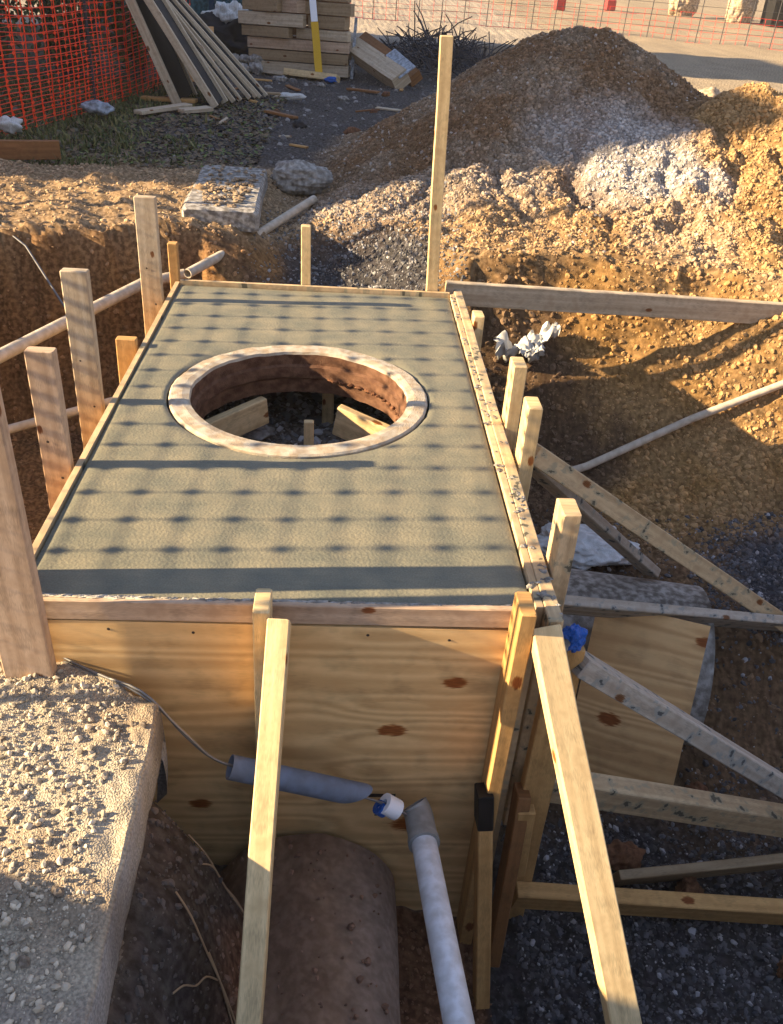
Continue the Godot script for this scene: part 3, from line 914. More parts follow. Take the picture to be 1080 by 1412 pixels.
	for k in 2:
		var w := 0.012 * k
		var pts := smooth_path([Vector3(-1.1, -0.10 - w, -0.22), Vector3(-0.72, -0.165 + w, -0.075 + w), Vector3(-0.50, -0.19 - w, 0.035), Vector3(-0.32, -0.205 + w, 0.125), Vector3(-0.22, -0.285 - w * 0.6, 0.165), Vector3(-0.15, -0.365, 0.175), Vector3(-0.06, -0.425, 0.16), Vector3(0.10, -0.485, 0.148), Vector3(0.23, -0.545, 0.14), Vector3(0.30, -0.592, 0.13), Vector3(0.385, -0.632, 0.15)], 5)
		var local := []
		for p in pts: local.append(p - wires.position)
		put(tube(local, 0.0035, 0.0, 6), "strand", M.wire, wires)
	var con := thing("cable_connector", "small white and blue ring clamp on the wire between sleeve and elbow", "cable clamp", Vector3(0.295, -0.590, 0.13))
	put(tube([Vector3(-0.018, 0.014, 0), Vector3(0.018, -0.014, 0)], 0.028, 0.012, 14), "ring", M.plastic_white, con)
	put(tube([Vector3(-0.034, 0.004, 0.004), Vector3(-0.016, -0.012, 0.004)], 0.020, 0.006, 12), "collar", M.blue, con)
	var wp := thing("waste_pipe", "white plastic pipe with a grey coupling running towards the viewer", "pipe", Vector3(0.372, -0.628, 0.118))
	var wd := Vector3(0.045, 0.068, 0.585)
	put(tube([wd * 0.06, wd * 0.3, wd * 0.7, wd * 1.0, wd * 1.4], 0.033, 0.029, 24), "pipe_run", M.pvc_white, wp)
	put(tube(smooth_path([Vector3(-0.012, 0.012, -0.016), Vector3(0, 0, 0.004), wd * 0.09, wd * 0.17], 4), 0.0385, 0.032, 24), "coupling", M.pvc_cap, wp)
	put(tube([wd * 0.155, wd * 0.185], 0.0415, 0.033, 24), "socket_lip", M.pvc_cap, wp)
	# faint printed stamp on the plywood
	var stamp := Node3D.new()
	stamp.name = "grade_stamp"
	stamp.position = Vector3(0.907, 0.53, 0.0005)
	front.add_child(stamp, true)
	for r in 7:
		var bm := BoxMesh.new()
		bm.size = Vector3(0.075 - 0.006 * (r % 3), 0.0045 if r > 0 else 0.014, 0.0006)
		put(bm, "printed_line", M.mark, stamp).position = Vector3(0.004 * (r % 2) - (0.02 if r == 0 else 0.0), 0.06 - r * 0.013 + (0.006 if r == 0 else 0.0), 0)
	# big pipe under soil
	var s2 := SurfaceTool.new()
	s2.begin(Mesh.PRIMITIVE_TRIANGLES)
	s2.set_smooth_group(0)
	var nl := 110; var na := 90
	for i in nl + 1:
		for j in na + 1:
			var z := 0.05 + 1.2 * i / nl
			var a := PI * (-0.12 + 1.24 * j / na)
			var hi := n_hi.get_noise_3d(cos(a) * 0.285, sin(a) * 0.285, z); var md := n_md.get_noise_3d(cos(a) * 0.285, sin(a) * 0.285, z)
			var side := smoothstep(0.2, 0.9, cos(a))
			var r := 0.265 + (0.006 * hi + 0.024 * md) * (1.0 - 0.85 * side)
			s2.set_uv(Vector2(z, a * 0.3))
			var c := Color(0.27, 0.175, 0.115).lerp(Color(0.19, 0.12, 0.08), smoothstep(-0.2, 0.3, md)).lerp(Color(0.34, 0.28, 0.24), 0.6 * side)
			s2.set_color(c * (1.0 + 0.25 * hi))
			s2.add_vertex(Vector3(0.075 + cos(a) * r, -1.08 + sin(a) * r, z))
	for i in nl:
		for j in na:
			var a := i * (na + 1) + j
			for q in [a, a + 1, a + na + 2, a, a + na + 2, a + na + 1]: s2.add_index(q)
	s2.generate_normals()
	var big := put(s2.commit(), "buried_pipe", M.mud)
	tag(big, "big round soil covered concrete pipe meeting the foot of the front panel", "concrete pipe")
	# roots in the bank
	for k in 5:
		var a: Vector3 = [Vector3(-0.19, 0, 0.50), Vector3(-0.16, 0, 0.36), Vector3(-0.12, 0, 0.55), Vector3(-0.17, 0, 0.68), Vector3(-0.20, 0, 0.30)][k]
		var pts := []
		for j in 5:
			var px: float = a.x + 0.035 * j * [1.0, 0.6, 0.8, 0.5, 1.2][k]; var pz: float = a.z + 0.05 * j * [0.6, -0.4, 0.7, -0.5, 0.2][k]
			pts.append(Vector3(px, ground(px, pz) + 0.004 + 0.02 * (j % 2), pz))
		pole("root", ["pale root hanging over the dark bank beside the pavement", "thin root curling at the top of the dark bank", "root lying across the middle of the dark bank", "root near the bottom edge on the dark bank", "short root at the far head of the dark bank"][k], "root", smooth_path(pts, 4), 0.0022, M.root, 0.0, "", 6)
	# scraps and stakes inside the round opening
	board("offcut", "pinkish board end poking in from the left inside the round opening", "board", Vector3(-0.42, -0.255, -1.22), Vector3(-0.165, -0.225, -1.46), 0.11, 0.036, Y, M.pine_pale)
	board("offcut", "sunlit pale board end on the right inside the round opening", "board", Vector3(0.36, -0.275, -1.28), Vector3(0.115, -0.225, -1.40), 0.125, 0.036, Y, M.pine_pale)
	board("peg", "upright stud standing at the back inside the round opening", "stake", Vector3(0.075, -0.46, -1.73), Vector3(0.074, -0.20, -1.765), 0.05, 0.036, X, M.pine_pale)
	board("peg", "little peg standing nearest the front rim inside the round opening", "stake", Vector3(0.012, -0.42, -1.31), Vector3(0.010, -0.20, -1.325), 0.038, 0.03, X, M.pine_pale)
	lump("mortar_lump", "pale rounded mortar lump lying under the left board in the opening", "mortar", Vector3(-0.22, -0.35, -1.50), Vector3(0.07, 0.03, 0.06), M.concrete, 71)

func build_right_side() -> void:
	var X := Vector3.RIGHT; var Y := Vector3.UP
	var gs := "stakes along the right side of the slab"
	for q in [[0.691, -1.885, 0.052, 0.04, "shortest stub of a stake near the far right corner of the slab", "pine_pale"], [0.692, -0.965, 0.225, 0.04, "bright stake midway along the right side, the farther of a close pair", "pine_pale"], [0.698, -0.705, 0.205, 0.04, "bright stake midway along the right side, the nearer of a close pair", "pine_pale"], [0.696, -0.155, 0.185, 0.042, "cement spattered bright stake nearest the front on the right side", "splash"]]:
		board("stake", q[4], "stake", Vector3(q[0], -0.95, q[1] + 0.02), Vector3(q[0] + 0.005, q[2], q[1]), q[3] + 0.004, 0.088, X, M[q[5]], gs)
	board("brace", "long white topped brace from the stake pair down to the right-hand ground", "brace", Vector3(1.93, -0.85, -0.985), Vector3(0.722, 0.015, -0.765), 0.125, 0.065, Vector3(0.1, 0.3, 0.95), M.splash)
	board("brace", "grey board lying close below the long white topped brace", "brace", Vector3(1.40, -0.72, -1.13), Vector3(0.74, -0.07, -0.86), 0.07, 0.036, Vector3(0.2, 0.6, 0.75), M.splash_grey)
	board("kicker", "grey cement stained plank lying level to the foot of the long brace", "plank", Vector3(0.80, -0.47, -0.60), Vector3(2.15, -0.90, -1.03), 0.15, 0.035, Vector3(0, 0.75, 0.66), M.splash_grey)
	board("brace", "grey topped brace crossing in front of the loose plywood on the right", "brace", Vector3(1.97, -1.13, -0.20), Vector3(0.735, -0.15, 0.03), 0.085, 0.055, Vector3(0.1, 0.3, 0.95), M.splash_grey)
	board("kicker", "nearly level tan strut with blue-grey splashes on its top, below the loose plywood", "strut", Vector3(0.715, -0.705, -0.06), Vector3(2.0, -1.13, -0.205), 0.105, 0.06, Vector3(0, 1, 0.15), M.splash)
	board("kicker", "lowest level tan strut running right from the box foot over dark gravel", "strut", Vector3(0.70, -1.075, 0.06), Vector3(2.0, -1.215, 0.05), 0.085, 0.05, Vector3(0, 1, 0.2), M.pine_tan)
	board("offcut", "half buried grey board lying between the two level struts", "board", Vector3(1.06, -1.17, -0.06), Vector3(1.95, -1.10, -0.12), 0.17, 0.03, Vector3(0, 1, 0.5), M.pine_old)
	panel("plywood_sheet", "loose tan plywood sheet leaning on the concrete pipe right of the box", "plywood sheet", Vector3(0.974, -1.13, -0.500), Vector3(1.340, -1.13, -0.370), Vector3(1.133, -0.60, -0.759), 0.015, M.ply_pale)
	pole("stub_pipe", "grey concrete pipe end behind the loose plywood sheet", "concrete pipe", [Vector3(0.70, -1.03, -1.02), Vector3(1.0, -1.03, -1.02), Vector3(1.56, -1.04, -0.93)], 0.33, M.concrete, 0.26, "", 40)
	lump("cement_spill", "flat pale grey spill of hardened cement on the soil right of the slab", "cement spill", Vector3(1.20, -0.81, -1.43), Vector3(0.2, 0.06, 0.16), M.spill, 64, 4, 0.2)
	board("long_board", "long grey board on edge running right from the far corner of the slab", "board", Vector3(0.60, -0.022, -2.36), Vector3(2.75, -0.10, -2.50), 0.112, 0.032, Vector3(0, 1, 0.1), M.pine_grey)
	pole("conduit_pipe", "thin pale pipe lying at the foot of the golden pit wall", "pipe", [Vector3(1.08, -0.76, -1.90), Vector3(1.33, -0.73, -2.0), Vector3(1.86, -0.535, -2.17), Vector3(2.3, -0.345, -2.22), Vector3(2.7, -0.18, -2.20)], 0.019, M.conduit, 0.015)
	# torn white plastic
	var bag := thing("torn_plastic", "torn crumpled white plastic on the dark slope behind the right stakes", "plastic sheet", Vector3(1.05, ground(1.05, -2.48) + 0.03, -2.48))
	for k in 3:
		var st := SurfaceTool.new()
		st.begin(Mesh.PRIMITIVE_TRIANGLES)
		st.set_smooth_group(0)
		var n := 16
		var c := [Vector3(-0.05, 0.015, 0.03), Vector3(0.06, 0.06, -0.02), Vector3(0.02, 0.02, 0.06)][k] as Vector3
		var sz := [0.11, 0.09, 0.06][k] as float
		var g := []
		for i in n + 1:
			for j in n + 1:
				var u := (float(i) / n - 0.5) * 2.0; var v := (float(j) / n - 0.5) * 2.0
				var y := 0.35 * n_md.get_noise_2d(u * 0.5 + k * 9.0, v * 0.5) + 0.25 * n_hi.get_noise_2d(u * 0.15 + k, v * 0.15)
				g.append(c + Vector3(u * sz + 0.02 * n_md.get_noise_2d(v, k), y * sz * 2.2 + (u * 0.7 * sz if k == 1 else 0.0), v * sz * 0.55))
		for i in n:
			for j in n:
				var a := i * (n + 1) + j
				quad(st, g[a], g[a + 1], g[a + n + 2], g[a + n + 1], Vector3.UP)
		put(done(st), "fold", M.plastic_bag, bag)

	for k in 5:
		lump("soil_lump", ["reddish lump of clay under the splashed strut", "brown clay lump near the sunk grey board", "dark clay lump beside the foot of the loose plywood", "clay lump at the right end of the lowest strut", "small clay lump on gravel before the lowest strut"][k], "clay lump", [Vector3(1.12, 0, -0.16), Vector3(1.30, 0, -0.02), Vector3(1.48, 0, -0.42), Vector3(1.55, 0, 0.22), Vector3(1.0, 0, 0.25)][k] + Vector3(0, -1.20, 0), Vector3(0.06, 0.05, 0.05) * (1.0 - 0.1 * k), M.clay, 80 + k, 3, 0.3, k)

func build_left_side() -> void:
	var X := Vector3.RIGHT; var Y := Vector3.UP
	var gs := "stakes along the left side of the slab"
	for q in [[-0.690, -0.60, 0.352, 0.078, "broad stake nearest the front on the left side, with a nail hole", "pine_pink"], [-0.700, -1.02, 0.437, 0.080, "tall broad stake second from the front on the left side", "pine_grey"], [-0.690, -1.50, 0.03, 0.075, "low stub stake between the two broad stakes on the left side", "pine_tan"], [-0.690, -2.02, 0.425, 0.085, "tall broad stake near the far left corner of the slab", "pine_grey"]]:
		dust_len = q[2] + 1.0
		var sk := board("stake", q[4], "stake", Vector3(q[0], -1.0, q[1] + 0.03), Vector3(q[0] + 0.006, q[2], q[1]), q[3], 0.038, X, M[q[5]], gs)
		nails(sk, [Vector3(0.015, 0.86 + q[2] * 0.3, 0.0199), Vector3(-0.012, 0.80 + q[2] * 0.8, 0.0199)])
	dust_len = 0.0
	board("stake", "thin pale stick at the far left corner of the slab", "stake", Vector3(-0.640, -0.7, -2.29), Vector3(-0.642, 0.165, -2.30), 0.042, 0.038, X, M.pine_tan)
	board("stake", "thin short stick behind the middle of the slab's far edge", "stake", Vector3(-0.048, -0.6, -2.285), Vector3(-0.050, 0.275, -2.285), 0.042, 0.038, X, M.pine_pale)
	board("stake", "very tall slim pole standing at the far right corner of the slab", "stake", Vector3(0.548, -0.65, -2.285), Vector3(0.502, 1.045, -2.285), 0.052, 0.038, X, M.pine_pale)
	pole("conduit_pipe", "long pale pipe crossing the left trench behind the stakes", "pipe", [Vector3(-1.75, -0.20, -0.55), Vector3(-1.29, -0.20, -1.81), Vector3(-0.90, -0.19, -2.78), Vector3(-0.705, -0.165, -2.88)], 0.028, M.conduit, 0.024)
	pole("conduit_pipe", "pale pipe with an open end rising past the broken slab towards the gully", "pipe", [Vector3(-0.65, -0.09, -2.66), Vector3(-0.40, -0.05, -3.15), Vector3(-0.075, 0.02, -3.86)], 0.024, M.conduit, 0.019)
	pole("conduit_pipe", "thin dusty pipe low in the left trench between the front stakes", "pipe", [Vector3(-1.75, -0.52, -1.35), Vector3(-1.31, -0.5, -1.70), Vector3(-0.90, -0.5, -2.05), Vector3(-0.60, -0.52, -2.2)], 0.02, M.conduit, 0.016)
	pole("guy_wire", "thin dark wire slanting down the left bank", "wire", [Vector3(-1.75, 0.12, -2.95), Vector3(-1.45, -0.02, -2.75), Vector3(-1.20, -0.30, -2.52)], 0.006, M.wire, 0.0, "", 6)
	# broken slab of old paving and a boulder on the bank
	var sl := put(sawn(1.02, 0.40, 0.12, 0.016, 0.012), "broken_slab", M.concrete)
	sl.transform = frame(Vector3(-0.535, 0.055, -3.10), Vector3(-0.575, 0.075, -4.12), Vector3(1, -0.03, 0))
	tag(sl, "broken pale paving slab sticking out over the left bank", "paving slab")
	var cr := SurfaceTool.new()
	for k in 160:
		var q := rng.randf(); var s0 := rng.randf_range(0.006, 0.024) * (1.0 - 0.4 * q)
		cr.append_from(rock_mesh(k % 11, 1, 0.5, 0.3), 0, Transform3D(Basis(Y, k).scaled_local(Vector3.ONE * s0), Vector3(-0.55 + rng.randf_range(-0.18, 0.18) * (0.5 + 0.5 * q), 0.118 + 0.02 * q, lerpf(-3.16, -4.1, q))))
	tag(put(cr.commit(), "soil_crumbs", M.clay_pale), "pale crumbs of earth strewn over the broken paving slab", "soil", "", "stuff")
	lump("boulder", "rounded grey concrete boulder at the head of the gully", "boulder", Vector3(-0.17, 0.06, -4.25), Vector3(0.17, 0.10, 0.16), M.concrete, 18, 4, 0.16)
	board("edging", "dark timber edging lying on the left bank at the picture edge", "timber", Vector3(-2.25, 0.13, -4.15), Vector3(-1.70, 0.13, -4.32), 0.11, 0.05, Y, M.pine_brown)

func build_background() -> void:
	var X := Vector3.RIGHT; var Y := Vector3.UP; var Z := Vector3.BACK
	# orange safety fence
	var path := [Vector2(-1.62, -9.2), Vector2(-1.80, -7.2), Vector2(-2.20, -5.9), Vector2(-2.40, -4.9), Vector2(-2.22, -3.4), Vector2(-2.16, -1.6), Vector2(-2.16, 0.22)]
	var fence := thing("safety_fence", "sagging orange plastic mesh safety fence along the left side of the site", "safety fence", Vector3(0, 0, 0))
	var net := put(netting(path, 0.02, 1.62, 0.055, 0.135, 0.0045, 0.031, 0.03), "netting", M.orange, fence)
	net.set_meta("kind", "stuff")
	for k in 1:
		put(netting([Vector2(-1.66 - 0.05 * k, -9.2), Vector2(-1.86 - 0.04 * k, -7.2), Vector2(-2.27 - 0.05 * k, -5.9), Vector2(-2.46 - 0.03 * k, -4.75)], -0.02, 1.50, 0.06, 0.15, 0.011, 0.024, 0.25), "netting", M.orange, fence).set_meta("kind", "stuff")
	for q in [[-1.64, -9.2], [-2.02, -6.6], [-2.43, -4.92], [-2.19, -3.1], [-2.19, 0.26]]:
		put(tube([Vector3(q[0] - 0.03, -0.15, q[1]), Vector3(q[0] - 0.03, 1.72, q[1])], 0.014, 0.0, 8), "post", M.twig, fence)
	var red := thing("hanging_net", "bunched red netting hanging at the end of the orange fence", "netting", Vector3(-1.80, 0.05, -7.05))
	for k in 3:
		var s := []
		for j in 12:
			s.append(Vector2(0.10 * k + 0.05 * sin(j * 1.3 + k), 0))
		put(netting([Vector2(-0.16, 0.02), Vector2(-0.06 + 0.05 * k, 0.10 - 0.06 * k), Vector2(0.04, -0.04 + 0.03 * k), Vector2(0.17, 0.03)], 0.0 - ground(0, 0), 1.75, 0.045, 0.035, 0.010, 0.020, 0.0), "netting", M.net_red, red).set_meta("kind", "stuff")
	# greenery behind the fence
	var bg := "shrubs behind the orange fence"
	shrub(Vector3(-3.0, 0.0, -6.0), 0.75, 1.7, 2600, "dark green bushy shrub behind the orange mesh, nearest the viewer", Color(0.05, 0.085, 0.025), bg)
	shrub(Vector3(-2.6, 0.0, -7.9), 0.7, 1.9, 2600, "green shrub filling the gap behind the fence bend", Color(0.06, 0.085, 0.03), bg)
	shrub(Vector3(-2.15, 0.0, -8.7), 0.5, 1.5, 1800, "yellowing thin shrub behind the hanging red netting", Color(0.14, 0.13, 0.03), bg)
	shrub(Vector3(-3.6, 0.0, -8.8), 0.9, 2.2, 2600, "tallest dark shrub at the back left of the fence", Color(0.045, 0.07, 0.03), bg)
	# framed form panels leaning in a row
	var gp := "form panels leaning in a row"
	var feet := [[-1.41, -6.92, -1.75, 0.075, "nearest grey edged form panel of the leaning row"], [-1.08, -6.95, -1.60, 0.065, "second dark faced form panel with a pale edge in the leaning row"], [-0.96, -7.33, -1.62, 0.04, "third thin form panel in the leaning row"], [-0.84, -7.60, -1.60, 0.035, "fourth thin form panel in the leaning row"], [-0.75, -7.72, -1.55, 0.035, "farthest low form panel of the leaning row"]]
	for q in feet:
		var foot := Vector3(q[0], 0.05, q[1])
		var dir := (Vector3(q[2], 0.845, q[1]) - foot).normalized()
		var L: float = [1.5, 1.5, 1.4, 1.3, 1.2][feet.find(q)]
		var t := thing("wall_form", q[4], "form panel", foot, gp)
		var top := dir * L
		var deep: float = [0.6, 0.3, 0.10, 0.10, 0.12][feet.find(q)]
		var back := Vector3(0.05, 0, -deep)
		part_board("edge_stud", t, Vector3.ZERO, top, q[3], 0.05, Z.cross(dir), M.pine_grey)
		part_board("edge_stud", t, back, top + back, q[3], 0.05, Z.cross(dir), M.pine_grey)
		part_board("face_sheet", t, back * 0.5 + dir * 0.02, back * 0.5 + top - dir * 0.02, deep - 0.05, q[3] * 0.6, Vector3(0.05, 0, -1.05), M.form_black)
	# offcuts at their feet
	for q in [[-1.62, -6.25, -1.28, -6.72, 0.10, "pale flat offcut lying nearest below the leaning panels"], [-1.30, -6.45, -1.08, -6.62, 0.12, "small white offcut lying beside the second leaning panel"], [-1.75, -7.05, -1.25, -6.98, 0.09, "brown offcut lying across under the leaning panels"]]:
		board("offcut", q[5], "board", Vector3(q[0], 0.075, q[1]), Vector3(q[2], 0.085, q[3]), q[4], 0.03, Vector3(0.6, 0, 0.8), M.pine_grey if q[4] > 0.095 else M.pine_tan)
	# tan board standing behind the panels
	panel("board_sheet", "tan board standing upright between the leaning panels and the dark heap", "board", Vector3(-1.60, 0.02, -8.5), Vector3(-1.30, 0.02, -8.5), Vector3(-1.66, 0.56, -8.62), 0.03, M.ply_pale)
	# site hoarding
	var ho := thing("site_hoarding", "blue-green site hoarding with dark posts at the back left", "hoarding", Vector3(-3.6, 0.06, -12.6))
	for k in 6:
		part_board("board", ho, Vector3(0.22 + k * 0.44, 0, 0), Vector3(0.22 + k * 0.44, 1.9, 0), 0.43, 0.02, X, M.hoard)
	for k in 4:
		part_board("post", ho, Vector3(0.02 + k * 0.86, -0.1, 0.05), Vector3(0.02 + k * 0.86, 1.95, 0.05), 0.07, 0.05, X, M.hoard_dark)
	# dark heap with a white bag
	lump("dark_heap", "heap of crumpled black plastic left of the timber stack", "plastic heap", Vector3(-1.42, 0.20, -11.0), Vector3(0.42, 0.30, 0.35), M.black, 41, 4, 0.4)
	lump("white_sack", "white sack lying on the black plastic heap", "sack", Vector3(-1.42, 0.50, -10.95), Vector3(0.22, 0.16, 0.16), M.plastic_bag, 42, 3, 0.35)
	for k in 9:
		lump("rubble_block", "pale rubble block in the pile between the panels and the timber stack", "rubble block", Vector3(-1.25 + 0.13 * (k % 3) + rng.randf_range(-0.04, 0.04), 0.10 + 0.07 * (k / 3 % 2), -9.5 - 0.25 * (k / 3) + rng.randf_range(-0.05, 0.05)), Vector3(0.09, 0.06, 0.07) * rng.randf_range(0.7, 1.2), M.concrete, 50 + k, 2, 0.25, rng.randf() * TAU, "rubble blocks by the timber stack")
	# stack of timber beams
	var gt := "beams of the timber stack"
	var rows := [[[-1.04, 0.10]], [[-1.06, 0.09]], [[-1.07, 0.10]], [[-1.12, -0.58], [-0.50, 0.09]], [[-1.16, -0.42], [-0.36, 0.06]], [[-1.10, -0.70], [-0.66, -0.46], [-0.40, 0.12]], [[-1.14, -0.52], [-0.45, 0.08]], [[-1.08, 0.05]]]
	var ordinal := ["lowest", "second", "third", "fourth", "fifth", "sixth", "seventh", "topmost"]
	var y := 0.045
	for r in rows.size():
		var hh: float = [0.125, 0.12, 0.12, 0.115, 0.14, 0.135, 0.13, 0.12][r]
		for b in rows[r].size():
			var q: Array = rows[r][b]
			var side: String = "" if rows[r].size() == 1 else [" left", " right"][b] if rows[r].size() == 2 else [" left", " middle", " right"][b]
			var zz := -9.86 + rng.randf_range(-0.03, 0.03) + (0.05 if r == 4 and b == 0 else 0.0)
			board("timber_beam", ("%s%s weathered beam in the front row of the timber stack" % [ordinal[r], side]).strip_edges(), "timber beam", Vector3(q[0], y + hh / 2, zz), Vector3(q[1], y + hh / 2 + 0.004, zz + 0.14), 0.16, hh - 0.012, Vector3(0, 0.02, 1), [M.pine_grey, M.pine_old, M.pine_pink, M.pine_old][(r + b) % 4], gt)
		board("timber_beam", "%s beam in the hidden rear row of the timber stack" % ordinal[r], "timber beam", Vector3(-1.05, y + hh / 2, -10.3), Vector3(0.08, y + hh / 2, -10.15), 0.16, hh - 0.012, Vector3(0, 0.02, 1), M.pine_brown, gt)
		y += hh
	var lv := thing("spirit_level", "yellow and white marked staff leaning on the timber stack", "measuring staff", Vector3(-0.235, 0.045, -9.40))
	part_board("lower_part", lv, Vector3.ZERO, Vector3(-0.070, 0.56, -0.19), 0.085, 0.03, X, M.yellow)
	part_board("upper_part", lv, Vector3(-0.070, 0.56, -0.19), Vector3(-0.16, 1.25, -0.33), 0.075, 0.028, X, M.plastic_white)
	board("offcut", "pale plank lying on the ground before the timber stack", "plank", Vector3(-0.62, 0.09, -9.44), Vector3(-0.02, 0.08, -9.25), 0.14, 0.07, Vector3(0, 0.3, 1), M.pine_pale)
	board("offcut", "thin grey lath on the ground left of the timber stack foot", "lath", Vector3(-1.20, 0.07, -9.75), Vector3(-0.60, 0.07, -9.42), 0.10, 0.04, Vector3(0, 0.3, 1), M.pine_grey)
	lump("blue_scrap", "blue scrap on the ground at the foot of the yellow staff", "plastic scrap", Vector3(-0.10, 0.075, -9.18), Vector3(0.055, 0.03, 0.04), M.blue, 61, 2, 0.35)
	lump("white_scrap", "white scrap lying on dark soil before the timber stack", "plastic scrap", Vector3(-0.44, 0.07, -7.75), Vector3(0.10, 0.03, 0.04), M.plastic_bag, 62, 2, 0.4)
	lump("white_scrap", "pale litter caught under the foot of the orange fence", "litter", Vector3(-2.24, 0.14, -5.02), Vector3(0.07, 0.05, 0.06), M.plastic_bag, 63, 2, 0.4)
	lump("white_scrap", "grey litter scrap on the weeds between fence and leaning panels", "litter", Vector3(-1.93, 0.10, -6.20), Vector3(0.10, 0.05, 0.07), M.white_panel, 65, 2, 0.4)
	board("post_stand", "slim white post at the right end of the timber stack", "post", Vector3(0.13, 0.03, -9.75), Vector3(0.16, 0.66, -9.85), 0.035, 0.03, X, M.white_panel)
	for k in 14:
		var lx := rng.randf_range(-1.0, 0.9); var lz := rng.randf_range(-9.0, -5.2)
		var la := rng.randf() * TAU; var ll := rng.randf_range(0.08, 0.3)
		board("splinter", "%s splinter of wood lying on the dark ground at the back" % ["grey", "tan", "brown"][k % 3], "splinter", Vector3(lx, ground(lx, lz) + 0.012, lz), Vector3(lx + cos(la) * ll, ground(lx + cos(la) * ll, lz + sin(la) * ll) + 0.015, lz + sin(la) * ll), rng.randf_range(0.02, 0.06), 0.015, Vector3(-sin(la), 0.1, cos(la)), [M.pine_grey, M.pine_tan, M.pine_brown][k % 3], "splinters on the dark ground")
	for k in 12:
		var bx: float = [-0.75, -0.55, -0.30, 0.05, 0.35, -0.9, -0.65, 0.5, -1.15, -0.2, 0.15, 0.75][k]; var bz: float = [-8.6, -7.1, -6.4, -8.2, -7.4, -5.9, -9.1, -8.5, -6.0, -8.9, -6.1, -7.9][k]
		var bs := rng.randf_range(0.03, 0.075)
		lump("stone", ["grey", "brown", "dark"][k % 3] + " stone lying on the dark ground between bank and timber stack", "stone", Vector3(bx, ground(bx, bz) + bs * 0.2, bz), Vector3(bs, bs * 0.6, bs * 0.8), [M.concrete, M.clay, M.black][k % 3], 110 + k, 2, 0.3, k, "stones on the dark ground")
	for q in [[-0.95, -8.0, -0.40, -8.15, "long grey plank lying on dark ground before the timber stack"], [0.1, -8.75, 0.42, -8.55, "short tan plank lying below the slanting beams"], [-0.62, -6.9, -0.35, -6.75, "dark brown plank scrap on the ground beside the gully head"]]:
		board("offcut", q[4], "plank", Vector3(q[0], ground(q[0], q[1]) + 0.02, q[1]), Vector3(q[2], ground(q[2], q[3]) + 0.02, q[3]), 0.09, 0.022, Vector3(0.2, 0.05, 1), M.pine_old if q[0] < 0.0 and q[1] < -7 else M.pine_brown)
	# slanting beams right of the stack
	board("timber_beam", "upper weathered beam slanting down right of the timber stack", "timber beam", Vector3(0.68, 0.13, -8.98), Vector3(0.14, 0.34, -9.95), 0.20, 0.17, Vector3(1, 0.3, 0.5), M.pine_grey)
	board("timber_beam", "brown beam slanting behind the upper slanting beam", "timber beam", Vector3(0.86, 0.12, -9.35), Vector3(0.25, 0.40, -10.4), 0.16, 0.12, Vector3(1, 0.3, 0.5), M.pine_brown)
	board("loose_sheet", "pale blue-white sheet lying on the slanting beams", "sheet", Vector3(0.74, 0.22, -8.95), Vector3(0.52, 0.34, -9.42), 0.22, 0.012, Vector3(1, 0.3, 0.5), M.white_panel)
	# brush heap of wire and twigs
	var br := SurfaceTool.new()
	br.begin(Mesh.PRIMITIVE_TRIANGLES)
	br.set_smooth_group(-1)
	for k in 420:
		var a := rng.randf() * TAU
		var r := sqrt(rng.randf()) * 0.75
		var p := Vector3(cos(a) * r * 0.95, 0.02 + rng.randf() * 0.5 * (1.0 - r), sin(a) * r * 1.4)
		var d := Vector3(rng.randf_range(-1, 1), rng.randf_range(0.0, 1.0), rng.randf_range(-0.8, 0.8)).normalized() * rng.randf_range(0.15, 0.5)
		strand(br, p, p + d * 0.5, 0.018)
		strand(br, p + d * 0.5, p + d + Vector3(0, -0.06, 0.04), 0.014)
	var brush := put(done(br), "brush_heap", M.twig)
	brush.position = Vector3(1.22, 0.06, -10.9)
	tag(brush, "tangled dark heap of wire and twigs left of the gravel pile", "brush heap")
	# far fence, jugs and sacks
	var far := thing("far_fence", "faint red mesh and wire fence along the far side of the track", "mesh fence", Vector3.ZERO)
	put(netting([Vector2(-4.0, -18.3), Vector2(0.3, -18.0), Vector2(4.7, -18.0), Vector2(8.4, -17.0), Vector2(16.0, -14.5)], 0.0, 0.55, 0.11, 0.22, 0.007, 0.0, 0.12), "netting", M.net_red, far).set_meta("kind", "stuff")
	for k in 30:
		var fx := -4.0 + k * 0.45
		var fz := -18.0 if fx < 4.7 else -18.0 + (fx - 4.7) * 0.27
		put(tube([Vector3(fx, ground(fx, fz) - 0.1, fz), Vector3(fx + 0.02, ground(fx, fz) + 1.0, fz)], 0.009, 0.0, 6), "wire_post", M.twig, far)
	for k in 5:
		var hy := 0.2 + k * 0.2
		put(tube([Vector3(-4, ground(-4, -18) + hy, -18.0), Vector3(4.7, ground(4.7, -18) + hy, -18.0), Vector3(9.05, ground(9, -16.8) + hy, -16.83)], 0.004, 0.0, 5), "wire", M.twig, far)
	for q in [[5.45, -24.3, "left red barrier weight beyond the far fence"], [7.0, -25.2, "right red barrier weight beyond the far fence"]]:
		var gy := ground(q[0], q[1])
		var b := thing("barrier_weight", q[2], "barrier weight", Vector3(q[0], gy, q[1]), "red barrier weights")
		put(sawn(0.30, 0.28, 0.22, 0.04, 0.0), "body", M.red, b).position.y = -0.02
		put(sawn(0.12, 0.12, 0.12, 0.02, 0.0), "neck", M.red, b).position.y = 0.28
